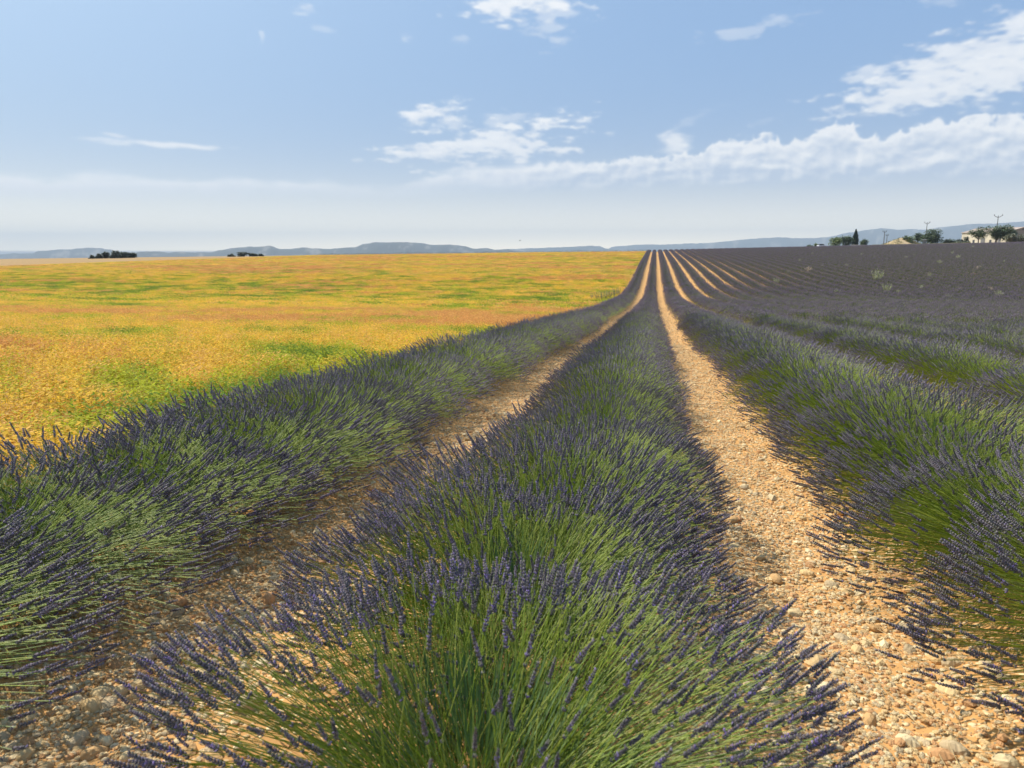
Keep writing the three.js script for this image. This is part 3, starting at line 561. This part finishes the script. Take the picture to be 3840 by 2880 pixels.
function makeTree(name, label, cat, grp, pos, h, w, { colours, lobes = 7, seed = 1, trunk = 0.3, n = 1500, leaf = 0.5, spread = 0.36 }) {
  const g = group(name, pos.x, pos.y, pos.z, seed), r = rng(seed * 97 + 3), t = new MB(), blobs = [], low = h * trunk, cr = (h - low) / 2;
  t.tube([[0, -0.3, 0], [0.03, low * 0.6, 0.02], [0.05, low * 1.15, 0], [0.02, low + cr, 0.03]], [h * 0.032, h * 0.026, h * 0.02, h * 0.008], 8, [1, 1, 1]);
  for (let i = 0; i < lobes; i++) {
    const a = i / lobes * 6.283 + r(), rad = w * spread * (0.55 + 0.45 * r()), y = low + cr * (0.35 + 1.15 * r()), b = Math.min(w * 0.30, cr * 0.72) * (0.75 + 0.45 * r());
    blobs.push([Math.cos(a) * rad, Math.min(y, h - b * 0.85), Math.sin(a) * rad, b]);
    t.tube([[0.03, low * (0.7 + 0.3 * r()), 0], [Math.cos(a) * rad * 0.5, (low + y) / 2, Math.sin(a) * rad * 0.5], [Math.cos(a) * rad, y, Math.sin(a) * rad]], [h * 0.014, h * 0.009, h * 0.004], 5, [1, 1, 1]);
  }
  blobs.push([0, low + cr * 0.75, 0, Math.min(w * 0.36, cr * 0.98)], [w * 0.2, low + cr * 0.5, 0, Math.min(w * 0.24, cr * 0.7)], [-w * 0.2, low + cr * 0.5, 0.1, Math.min(w * 0.24, cr * 0.7)]);
  blobs.push([0, h - Math.min(w * 0.3, cr * 0.7) * 0.9, 0, Math.min(w * 0.3, cr * 0.7)]);
  const tg = t.build(); tg.setAttribute('uv', new THREE.Float32BufferAttribute(new Float32Array(tg.attributes.position.count * 2).map((_, i) => tg.attributes.position.array[Math.floor(i / 2) * 3 + (i % 2)] * 0.7), 2));
  part('trunk', tg, barkMat, g);
  part('crown', crownShape(blobs, n, leaf, colours, seed), foliageMat, g);
  return tag(g, label, cat, grp);
}
const DARK = [[0.055, 0.085, 0.036], [0.075, 0.108, 0.044], [0.046, 0.070, 0.032]], MIDG = [[0.085, 0.140, 0.034], [0.115, 0.170, 0.042], [0.062, 0.105, 0.028]], LIGHTG = [[0.18, 0.25, 0.055], [0.22, 0.28, 0.075], [0.13, 0.19, 0.045]], OLIVE = [[0.20, 0.22, 0.13], [0.16, 0.18, 0.10], [0.24, 0.25, 0.16]];
{   // clump on the stubble at the far left
  const R = 392, t = (px, wpx, hpx, label, seed, o = {}) => makeTree('tree', label, 'tree', 'trees of the clump on the far-left stubble field', standing(px, R + (seed % 3) * 3).add(V(0, -0.7, 0)), metres(hpx, R, px) + 0.5, metres(wpx, R, px), { colours: DARK, seed, trunk: 0.03, leaf: 0.5, n: 1500, ...o });
  t(90.5, 5.0, 4.0, 'smallest dark tree at the left end of the far-left clump', 51);
  t(97.6, 7.0, 5.6, 'small rounded dark tree, second from left in the far-left clump', 52);
  t(104.4, 7.4, 7.0, 'upright dark tree left of the tallest one in the far-left clump', 53);
  t(113.2, 10.2, 8.2, 'tallest dark tree in the middle of the far-left clump', 54);
  t(122.5, 9.6, 6.8, 'broad dark tree right of the tallest in the far-left clump', 55);
  t(130.5, 9.0, 6.0, 'low spreading dark tree at the right end of the far-left clump', 56);
  const u = (px, wpx, hpx, label, seed) => makeTree('tree', label, 'tree', 'low trees on the horizon behind the yellow field', standing(px, R - 20).add(V(0, -0.6, 0)), metres(hpx, R, px) + 0.4, metres(wpx, R, px), { colours: DARK, seed, trunk: 0.03, leaf: 0.5, n: 1000 });
  u(231, 7.5, 3.2, 'low dark tree at the left end of the small horizon thicket', 61);
  u(241.5, 9.5, 5.0, 'tallest dark tree of the small horizon thicket', 62);
  u(252, 10, 3.8, 'wide dark tree right of the tallest in the horizon thicket', 63);
  u(260.5, 4.6, 2.8, 'smallest dark tree at the right end of the horizon thicket', 64);
}
{   // dark strip along the far edge of the crop
  const mb = new MB(), r = rng(88);
  for (let x = -165; x < -3; x += 0.045) { const z = -334 - r() * 3 + x * 0.02, y = ground(x, z), h = (0.55 + 0.5 * fbm(x * 0.15, 3, 3)) * 1.1, b = r() * 6.283, L = 0.3 + 0.25 * r(), p = [x, y - 0.1 + h * r(), z]; mb.blade(p, [p[0] + Math.cos(b) * L, p[1] + 0.25 * r(), p[2] + Math.sin(b) * L], 0.14, vary(pick(DARK, r), r, 0.3).map((c) => c * 1.3), -Math.sin(b), Math.cos(b)); }
  const g = group('hedge', 0, 0, 0); part('foliage', mb.build(), foliageMat, g);
  tag(g, 'thin dark hedge along the far edge of the yellow crop', 'hedge');
}
const RR = 356;
const tree = (name, cat, px, wpx, hpx, label, seed, colours, o = {}) => makeTree(name, label, cat, o.group, standing(px, o.r ?? RR), metres(hpx, RR, px) * 1.1 + (o.sink ?? 0.6), metres(wpx, RR, px) * 1.12, { colours, seed, ...o });
tree('shrub', 'shrub', 810, 6.5, 2.2, 'low scrubby shrub on the crest, leftmost of the right-hand greenery', 71, MIDG, { trunk: 0.1, n: 300, leaf: 0.42 });
tree('shrub', 'shrub', 816.4, 4.4, 3.2, 'small pale green shrub just left of the parked car', 72, LIGHTG, { trunk: 0.1, n: 300, leaf: 0.42 });
tree('tree', 'tree', 836, 14, 8.6, 'light green bushy tree at left of the cypress', 73, LIGHTG, { trunk: 0.08, n: 1200 });
tree('tree', 'tree', 846.5, 15, 9.6, 'rounded mid-green tree directly beside the cypress', 74, MIDG, { trunk: 0.08, n: 1400, r: 359 });
tree('tree', 'tree', 863.6, 7.0, 6.0, 'small round dark green tree right of the cypress', 76, MIDG, { trunk: 0.12, n: 700 });
{   // the cypress: a tight spindle of foliage
  const px = 854.9, pos = standing(px, 362), h = metres(14.6, 362, px) + 0.8, w = metres(6.2, 362, px), g = group('cypress_tree', pos.x, pos.y, pos.z), mb = new MB(), r = rng(75), t = new MB();
  for (let i = 0; i < 2600; i++) { const v = Math.pow(r(), 0.9), y = 0.3 + v * (h - 0.3), env = w / 2 * Math.pow(Math.sin(Math.min(1, (1 - v) * 1.28 + 0.02) * Math.PI / 2), 0.95) * (v < 0.12 ? 0.7 + v * 2.5 : 1), a = r() * 6.283, rr = env * (0.55 + 0.5 * r()) * (0.9 + 0.2 * fbm(a * 1.3, y * 0.8, 2)), p = [Math.cos(a) * rr, y, Math.sin(a) * rr], L = 0.35 + 0.25 * r(); mb.blade(p, [p[0] + Math.cos(a) * L * 0.35, p[1] + L, p[2] + Math.sin(a) * L * 0.35], 0.13, vary(pick([[0.018, 0.036, 0.020], [0.024, 0.044, 0.024]], r), r, 0.3), -Math.sin(a), Math.cos(a)); }
  t.tube([[0, -0.3, 0], [0, h * 0.5, 0], [0, h * 0.9, 0]], [0.22, 0.14, 0.03], 8, [0.12, 0.09, 0.07]);
  part('trunk', t.build(), new THREE.MeshStandardMaterial({ vertexColors: true, roughness: 1 }), g); part('crown', mb.build(), foliageMat, g);
  tag(g, 'tall narrow dark cypress standing among rounded trees', 'cypress tree');
}
tree('shrub', 'shrub', 905, 8, 8.6, 'dark green bush on the left shoulder of the sandy mound', 81, MIDG, { trunk: 0.15, n: 600, r: 360 });
tree('shrub', 'shrub', 909.5, 7, 7.6, 'olive green bush on the right side of the sandy mound', 82, LIGHTG, { trunk: 0.12, n: 500, r: 358 });
tree('tree', 'tree', 917.5, 9, 11.2, 'slender loose tree left of the big round tree', 83, MIDG, { trunk: 0.3, n: 700, r: 362 });
tree('tree', 'tree', 930.5, 20, 14.2, 'big round dense green tree right of the sandy mound', 84, MIDG, { trunk: 0.14, n: 2600, lobes: 10 });
for (const [px, w, h, s, c, label] of [[946, 9, 4.6, 85, DARK, 'dark low shrub right of the big round tree'], [953, 10, 4.2, 86, MIDG, 'green low shrub in the middle of the scrub between tree and farmhouse'], [960.5, 9, 4.4, 87, DARK, 'dark low shrub at the right end of the scrub'], [966.5, 5, 6.6, 88, DARK, 'upright dark shrub beside the cream farmhouse wall'], [958, 10, 2.4, 89, OLIVE, 'grey-green low bush in front of the dark scrub'], [966, 8, 2.6, 90, OLIVE, 'grey-green low bush next to the cream farmhouse wall']]) tree('shrub', 'shrub', px, w, h, label, s, c, { trunk: 0.08, n: 500, leaf: 0.42, r: c === OLIVE ? 354 : 364 });
tree('tree', 'tree', 978, 16, 15.2, 'open-crowned tree on a single trunk before the cream wall', 91, MIDG, { trunk: 0.34, n: 1100, spread: 0.4 });
tree('tree', 'tree', 996, 17, 16.4, 'left half of the broad leafy pair before the farmhouse', 92, MIDG, { trunk: 0.24, n: 1700, r: 357 });
tree('tree', 'tree', 1006.5, 19, 17.0, 'right half of the broad leafy pair before the farmhouse', 93, MIDG, { trunk: 0.24, n: 1900, r: 358 });
tree('shrub', 'shrub', 1010.5, 10, 8.2, 'rounded grey-green bush right of the broad trees', 94, OLIVE, { trunk: 0.08, n: 700, r: 352 });
tree('shrub', 'shrub', 1021, 11, 7.8, 'rounded grey-green bush at the right picture edge', 95, OLIVE, { trunk: 0.08, n: 700, r: 352 });

// ---------------------------------------------------------------- farmhouse, poles, mound, wall, car
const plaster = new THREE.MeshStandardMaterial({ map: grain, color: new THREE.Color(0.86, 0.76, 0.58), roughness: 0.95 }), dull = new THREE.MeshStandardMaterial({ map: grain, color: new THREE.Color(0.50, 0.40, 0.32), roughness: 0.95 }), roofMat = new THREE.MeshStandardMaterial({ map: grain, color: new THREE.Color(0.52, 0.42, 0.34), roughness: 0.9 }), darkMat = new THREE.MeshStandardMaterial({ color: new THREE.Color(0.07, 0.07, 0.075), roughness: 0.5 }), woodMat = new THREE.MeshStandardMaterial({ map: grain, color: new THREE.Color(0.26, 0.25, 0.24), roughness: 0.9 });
const uvBox = (w, h, d) => new THREE.BoxGeometry(w, h, d);
{   // local frame: +x along the sunlit long wall (away to the left), +z across the gable
  const px = 1007.5, r = 366, [hx, hz] = heading(look(px, 245).az), base = standing(px, r), Rv = [-hz, hx], Lx = hx * 0.72 - Rv[0] * 0.69, Lz = hz * 0.72 - Rv[1] * 0.69;
  const g = group('farmhouse', base.x, base.y - 0.3, base.z, Math.atan2(-Lz, Lx)), L = 25, Wd = 13, eave = 5.4, ridge = 7.0;
  // with this turn local +x runs along the long wall; the house lies on the side away from the camera
  const side = (() => { const zx = Math.sin(g.rotation.y), zz = Math.cos(g.rotation.y); return zx * Rv[0] + zz * Rv[1] > 0 ? 1 : -1; })();
  const wall = part('wall', uvBox(L, eave, 0.3), plaster, g); wall.position.set(L / 2, eave / 2, side * 0.15);
  const back = part('wall', uvBox(L, eave, 0.3), plaster, g); back.position.set(L / 2, eave / 2, side * (Wd - 0.15));
  const sh = new THREE.Shape(); sh.moveTo(0.3, 0); sh.lineTo(Wd - 0.3, 0); sh.lineTo(Wd - 0.3, eave); sh.lineTo(Wd / 2, ridge - 0.12); sh.lineTo(0.3, eave);
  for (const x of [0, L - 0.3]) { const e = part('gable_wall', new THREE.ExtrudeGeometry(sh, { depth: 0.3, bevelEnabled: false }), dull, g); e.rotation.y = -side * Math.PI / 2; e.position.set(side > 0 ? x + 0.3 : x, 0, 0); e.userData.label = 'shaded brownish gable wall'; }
  const slope = Math.hypot(Wd / 2, ridge - eave) + 0.6, ang = Math.atan2(ridge - eave, Wd / 2), roof = group('roof', 0, 0, 0); g.add(roof);
  for (const k of [0, 1]) { const m = part('roof_slope', uvBox(L + 0.9, 0.2, slope), roofMat, roof); const cz = k ? Wd - Wd / 4 + 0.12 : Wd / 4 - 0.12; m.position.set(L / 2, (eave + ridge) / 2 + 0.05, side * cz); m.rotation.x = side * (k ? ang : -ang); }
  const rg = part('ridge_cap', new THREE.CylinderGeometry(0.16, 0.16, L + 1, 8), roofMat, roof); rg.rotation.z = Math.PI / 2; rg.position.set(L / 2, ridge + 0.14, side * Wd / 2);
  const band = part('string_course', uvBox(0.08, 0.2, Wd - 0.8), dull, g); band.position.set(-0.04, eave * 0.78, side * Wd / 2);
  const vent = part('vent', new THREE.CylinderGeometry(0.38, 0.38, 0.1, 16), woodMat, g); vent.rotation.z = Math.PI / 2; vent.position.set(-0.05, eave + 0.85, side * Wd / 2);
  for (const [x, y, w, h, n] of [[4.5, 1.25, 1.5, 2.5, 'door'], [9, 1.5, 1.1, 1.3, 'window'], [13, 1.5, 2.2, 3.0, 'door'], [18, 1.6, 1.1, 1.3, 'window'], [22, 1.5, 1.1, 1.3, 'window'], [8, 4.6, 1.0, 1.3, 'window'], [16, 4.6, 1.0, 1.3, 'window']]) { const m = part(n, uvBox(w, h, 0.12), n === 'door' ? woodMat : darkMat, g); m.position.set(x, n === 'door' ? h / 2 : y, -side * 0.03); part('frame', uvBox(w + 0.24, 0.14, 0.2), plaster, m).position.set(0, h / 2 + 0.07, -side * 0.02); }
  tag(g, 'cream farmhouse with brownish gable and pale roof behind trees', 'farmhouse');
}
function utilityPole(px, topPx, r, label, armPx) {
  const pos = standing(px, r), [hx, hz] = heading(look(px, 245).az), top = EYE + r * Math.tan(look(px, topPx).el) - pos.y, a = metres(armPx, r, px), g = group('utility_pole', pos.x, pos.y, pos.z, Math.atan2(-hx, -hz));
  part('pole', new THREE.CylinderGeometry(0.13, 0.22, top, 10), woodMat, g).position.y = top / 2 - 0.3;
  for (const s of [-1, 1]) { const L = Math.hypot(a, a * 0.62), m = part('crossarm', new THREE.BoxGeometry(L, 0.18, 0.16), woodMat, g); m.position.set(s * a / 2, top - 0.25 + a * 0.31, 0); m.rotation.z = s * Math.atan(0.62); const i = part('insulator', new THREE.CylinderGeometry(0.09, 0.13, 0.55, 8), darkMat, g); i.position.set(s * a, top - 0.25 + a * 0.62 + 0.25, 0); }
  const i = part('insulator', new THREE.CylinderGeometry(0.09, 0.13, 0.7, 8), darkMat, g); i.position.set(0, top + 0.3, 0);
  return tag(g, label, 'utility pole', 'utility poles on the skyline');
}
utilityPole(994.9, 217.2, 362, 'tallest utility pole with V-shaped arms, rising behind the leafy trees', 3.3);
utilityPole(925.0, 223.6, 372, 'utility pole sticking up behind the big round tree', 2.2);
utilityPole(883.5, 232.0, 372, 'left of two small utility poles beside the sandy mound', 1.5);
utilityPole(886.3, 235.6, 400, 'shorter right one of two utility poles beside the sandy mound', 1.1);
{   // sandy mound with dry grass
  const r0 = 358, c = standing(901, r0 + 2), wid = metres(46, r0, 901), hgt = metres(8.6, r0, 901), g = group('earth_mound', c.x, c.y - 0.2, c.z, -Math.atan2(heading(look(901, 245).az)[0], -heading(look(901, 245).az)[1])), mb = new MB(), n = 44, m = 20, r = rng(120), grass = new MB();
  const hAt = (u, v) => { const q = Math.max(0, 1 - Math.abs(v)) ** 0.8, lft = u < 0.0 ? smoothstep(u, -1, 0.02) : 1 - smoothstep(u, 0.05, 1.0) * 0.9; return hgt * q * lft * (0.8 + 0.4 * fbm(u * 4 + 5, v * 3, 3)) * (Math.abs(u) > 0.999 ? 0 : 1); };
  for (let i = 0; i <= n; i++) for (let j = 0; j <= m; j++) { const u = i / n * 2 - 1, v = j / m * 2 - 1, s = fbm(u * 6, v * 4 + 2, 3); mb.vert(u * wid / 2, hAt(u, v), v * 6, [lerp(0.56, 0.40, s), lerp(0.42, 0.30, s), lerp(0.25, 0.15, s)]); }
  for (let i = 0; i < n; i++) for (let j = 0; j < m; j++) { const k = i * (m + 1) + j; mb.tri(k, k + 1, k + m + 2); mb.tri(k, k + m + 2, k + m + 1); }
  part('bank', mb.build(), new THREE.MeshStandardMaterial({ vertexColors: true, roughness: 1 }), g);
  for (let i = 0; i < 1600; i++) { const u = r() * 2 - 1, v = r() * 1.6 - 0.6, x = u * wid / 2, z = v * 6, y = hAt(u, v) - 0.05, a = r() * 6.283, h = 0.3 + 0.6 * r(); if (fbm(u * 5 + 9, v * 3, 2) < 0.42) continue; grass.blade([x, y, z], [x + Math.cos(a) * 0.3, y + h, z + Math.sin(a) * 0.3], 0.09, vary(pick([[0.42, 0.34, 0.13], [0.34, 0.30, 0.10], [0.20, 0.21, 0.07]], r), r, 0.25), -Math.sin(a), Math.cos(a)); }
  part('dry_grass', grass.build(), foliageMat, g, 'stuff');
  tag(g, 'sandy earth mound tufted with dry grass on the crest', 'mound');
}
{   // strip of dry grass between field and scrub
  const mb = new MB(), r = rng(131);
  for (let i = 0; i < 5200; i++) { const px = 872 + r() * 98, p = standing(px, 345 + 9 * r()), a = r() * 6.283, h = 0.5 + 0.6 * r(); mb.blade([p.x, p.y - 0.05, p.z], [p.x + Math.cos(a) * 0.35, p.y + h, p.z + Math.sin(a) * 0.35], 0.12, vary(pick([[0.46, 0.38, 0.17], [0.38, 0.34, 0.13], [0.30, 0.30, 0.12]], r), r, 0.25), -Math.sin(a), Math.cos(a)); }
  tag(Object.assign(shade(new THREE.Mesh(mb.build(), foliageMat)), { name: 'dry_grass' }), 'strip of dry grass along the crest before the scrub', 'grass', null, 'stuff');
}
{   // low pale wall, small shed
  const p = standing(859.5, 351), [hx, hz] = heading(look(859.5, 245).az), g = group('stone_wall', p.x, p.y, p.z, Math.atan2(-hx, -hz)), wd = metres(15.6, 351, 859.5), mat = new THREE.MeshStandardMaterial({ map: grain, color: new THREE.Color(0.78, 0.70, 0.58), roughness: 0.95 }), r = rng(7);
  for (let i = 0; i < 9; i++) { const h = 1.05 + 0.12 * r() - 0.02 * i, m = part('wall_block', new THREE.BoxGeometry(wd / 9 - 0.03, h, 0.5), mat, g); m.position.set((i - 4) * wd / 9, h / 2 - 0.1, (r() - 0.5) * 0.05); const k = part('coping', new THREE.BoxGeometry(wd / 9 - 0.01, 0.09, 0.6), mat, m); k.position.y = h / 2 + 0.045; }
  tag(g, 'low pale stone wall in front of the cypress', 'wall');
  const q = standing(924.2, 349), [ax, az2] = heading(look(924.2, 245).az), s = group('shed', q.x, q.y, q.z, Math.atan2(-ax, -az2)), greyMat = new THREE.MeshStandardMaterial({ map: grain, color: new THREE.Color(0.30, 0.31, 0.29), roughness: 0.9 });
  const sw = metres(3.4, 349, 924), hh = metres(6.0, 349, 924);
  part('wall', new THREE.BoxGeometry(sw, hh, 1.6), greyMat, s).position.y = hh / 2 - 0.1;
  part('door', new THREE.BoxGeometry(sw * 0.5, hh * 0.72, 0.06), woodMat, s).position.set(0, hh * 0.36, 0.83);
  const rf = part('roof', new THREE.BoxGeometry(sw + 0.3, 0.12, 2.0), woodMat, s); rf.position.set(0, hh - 0.02, 0.05); rf.rotation.x = 0.09;
  tag(s, 'small grey hut below the big round tree', 'shed');
}
{   // a car parked beyond the crest
  const p = standing(822, 350), [hx, hz] = heading(look(822, 245).az), g = group('parked_car', p.x, p.y + 0.1, p.z, Math.atan2(-hx, -hz) + 0.5);
  const white = new THREE.MeshPhysicalMaterial({ color: new THREE.Color(0.72, 0.74, 0.76), roughness: 0.35, clearcoat: 0.8 }), glass = new THREE.MeshStandardMaterial({ color: new THREE.Color(0.02, 0.025, 0.03), roughness: 0.12 });
  const body = new THREE.Shape(); [[-1.9, 0.35], [1.9, 0.35], [2.0, 0.7], [1.75, 0.95], [0.95, 1.02], [0.35, 1.02], [-1.85, 1.02], [-2.0, 0.8]].forEach(([x, y], i) => i ? body.lineTo(x, y) : body.moveTo(x, y));
  const cab = new THREE.Shape(); [[-1.75, 1.0], [1.0, 1.0], [0.3, 1.5], [-1.35, 1.52]].forEach(([x, y], i) => i ? cab.lineTo(x, y) : cab.moveTo(x, y));
  const b = part('body', new THREE.ExtrudeGeometry(body, { depth: 1.6, bevelEnabled: true, bevelSize: 0.06, bevelThickness: 0.06, bevelSegments: 2 }), white, g); b.position.z = -0.8;
  const w = part('window', new THREE.ExtrudeGeometry(cab, { depth: 1.4, bevelEnabled: true, bevelSize: 0.05, bevelThickness: 0.05, bevelSegments: 2 }), glass, g); w.position.z = -0.7;
  const rf = part('roof', new THREE.BoxGeometry(1.5, 0.06, 1.35), darkMat, g); rf.position.set(-0.55, 1.6, 0);
  for (const x of [-1.2, 1.25]) for (const z of [-0.8, 0.8]) { const t = part('wheel', new THREE.CylinderGeometry(0.33, 0.33, 0.2, 18), darkMat, g); t.rotation.x = Math.PI / 2; t.position.set(x, 0.33, z); const rim = part('rim', new THREE.CylinderGeometry(0.2, 0.2, 0.03, 14), white, t); rim.position.y = z > 0 ? 0.11 : -0.11; }
  tag(g, 'pale car with dark roof half hidden by the lavender crest', 'car');
}

// ---------------------------------------------------------------- weeds
function weedShape(seed, n, w, h, colours) {
  const mb = new MB(), r = rng(seed);
  for (let s = 0; s < n; s++) {
    const a = r() * 6.283, b0 = w * 0.2 * r(), tx = Math.cos(a) * w * 0.5 * r(), tz = Math.sin(a) * w * 0.5 * r(), hh = h * (0.6 + 0.4 * r());
    mb.tube([[Math.cos(a) * b0, 0, Math.sin(a) * b0], [tx * 0.6, hh * 0.5, tz * 0.6], [tx, hh, tz]], [0.006, 0.005, 0.003], 3, vary(colours[0], r, 0.2));
    for (let k = 0; k < 14; k++) { const t = 0.2 + 0.8 * r(), c = r() * 6.283, L = 0.05 + 0.08 * r(), p = [tx * t, hh * t, tz * t]; mb.blade(p, [p[0] + Math.cos(c) * L, p[1] + L * 0.7, p[2] + Math.sin(c) * L], 0.018, vary(pick(colours, r), r, 0.25), -Math.sin(c), Math.cos(c)); }
  }
  return mb.build();
}
const weedMat = leafMat;
const PALE = [[0.36, 0.40, 0.20], [0.44, 0.46, 0.26], [0.28, 0.34, 0.14]], BUFF = [[0.62, 0.52, 0.36], [0.70, 0.60, 0.44], [0.50, 0.42, 0.27]], GREYG = [[0.17, 0.22, 0.12], [0.21, 0.26, 0.15], [0.14, 0.19, 0.09]];
{
  const shapes = [weedShape(201, 26, 1.0, 1.0, PALE), weedShape(202, 20, 0.8, 0.9, PALE), weedShape(203, 22, 1.1, 0.8, BUFF)];
  const first = shapes.map((s, i) => { const g = group('weed', 0, 0, 0); part('stems', s, weedMat, g, 'stuff'); return g; });
  const list = [[230, 515, 1.0, 0], [310, 605, 1.5, 2, 'buff dried weed, leftmost large pale spot in the far lavender'], [645, 560, 1.0, 1], [910, 690, 2.1, 0, 'largest pale green weed bush in the middle of the far lavender'], [1005, 795, 1.6, 1, 'straggly pale weed just below the largest one'], [1300, 765, 1.1, 1], [1465, 540, 1.3, 0], [1625, 492, 1.4, 0, 'bright pale weed below the big round tree, far in the lavender'], [1580, 452, 1.2, 1], [1175, 492, 1.1, 0], [440, 446, 0.9, 1], [345, 456, 1.0, 0], [595, 466, 0.9, 1], [1380, 648, 1.0, 0], [1100, 800, 1.0, 1], [1800, 583, 1.1, 2], [2035, 525, 1.0, 1], [1990, 828, 1.1, 0], [890, 482, 1.0, 1], [130, 622, 0.9, 0], [30, 708, 1.2, 0], [1240, 468, 0.9, 1], [730, 512, 0.9, 1], [780, 462, 1.0, 0], [1925, 765, 0.9, 2], [1760, 395, 1.1, 0], [1380, 410, 0.9, 2], [430, 560, 0.8, 1], [1540, 840, 0.9, 1], [560, 800, 0.9, 0]];
  list.forEach(([zx, zy, s, kind, label], i) => {
    const [px, py] = Z3(zx, zy), p = onGround(px, py, 0.45), g = list.findIndex((q) => q[3] === kind) === i ? first[kind] : first[kind].clone();
    g.name = 'weed'; g.position.set(p.x, p.y + 0.05, p.z); g.rotation.y = i * 1.7; g.scale.setScalar(s);
    tag(g, label ?? (kind === 2 ? 'small buff dried weed standing in the far lavender' : 'small pale green weed poking above the far lavender'), 'weed', label ? 'weeds in the far lavender' : kind === 2 ? 'small buff weeds in the far lavender' : 'small pale weeds in the far lavender');
  });
  const tall = group('tall_weed', 0, 0, 0); part('stems', weedShape(210, 16, 0.8, 1.0, GREYG), weedMat, tall, 'stuff');
  [[592, 300.5, 0.75], [597, 301.2, 0.9], [601.5, 301.6, 1.0], [606, 301.0, 1.05], [610, 299.6, 1.05], [614, 298.6, 1.1], [618, 297.2, 1.0], [604, 306.8, 0.5], [609, 305.4, 0.5]].forEach(([px, py, s], i) => {
    const p = onGround(px, py), g = i ? tall.clone() : tall; g.name = 'tall_weed'; g.position.set(p.x, p.y, p.z); g.rotation.y = i * 2.1; g.scale.setScalar(s);
    tag(g, 'tall grey-green weed in the patch where crop meets lavender', 'weed', 'grey-green weeds at the crop edge');
  });
}
{   // a bird over the horizon
  const { az, el } = look(519.9, 240.6), [hx, hz] = heading(az), r = 90, mb = new MB(), g = group('bird', hx * r, EYE + r * Math.tan(el), hz * r, 0.7), c = [0.05, 0.05, 0.05];
  mb.tube([[-0.22, 0, 0], [-0.12, 0.01, 0], [0, 0.02, 0], [0.12, 0.03, 0], [0.19, 0.02, 0]], [0.01, 0.035, 0.05, 0.03, 0.008], 8, c);
  part('body', mb.build(), new THREE.MeshStandardMaterial({ vertexColors: true, roughness: 0.9 }), g);
  g.scale.setScalar(0.6);
  for (const s of [-1, 1]) { const w = new MB(), v = [[0.08, 0.03, 0], [0.09, 0.10, s * 0.22], [-0.02, 0.06, s * 0.42], [-0.08, 0.03, 0], [-0.03, 0.09, s * 0.22]].map((q) => w.vert(...q, c)); w.tri(v[0], v[1], v[4]); w.tri(v[0], v[4], v[3]); w.tri(v[1], v[2], v[4]); part('wing', w.build(), new THREE.MeshStandardMaterial({ vertexColors: true, roughness: 0.9, side: THREE.DoubleSide }), g); }
  tag(g, 'small dark bird flying just above the horizon', 'bird');
}

renderer.render(scene, camera);
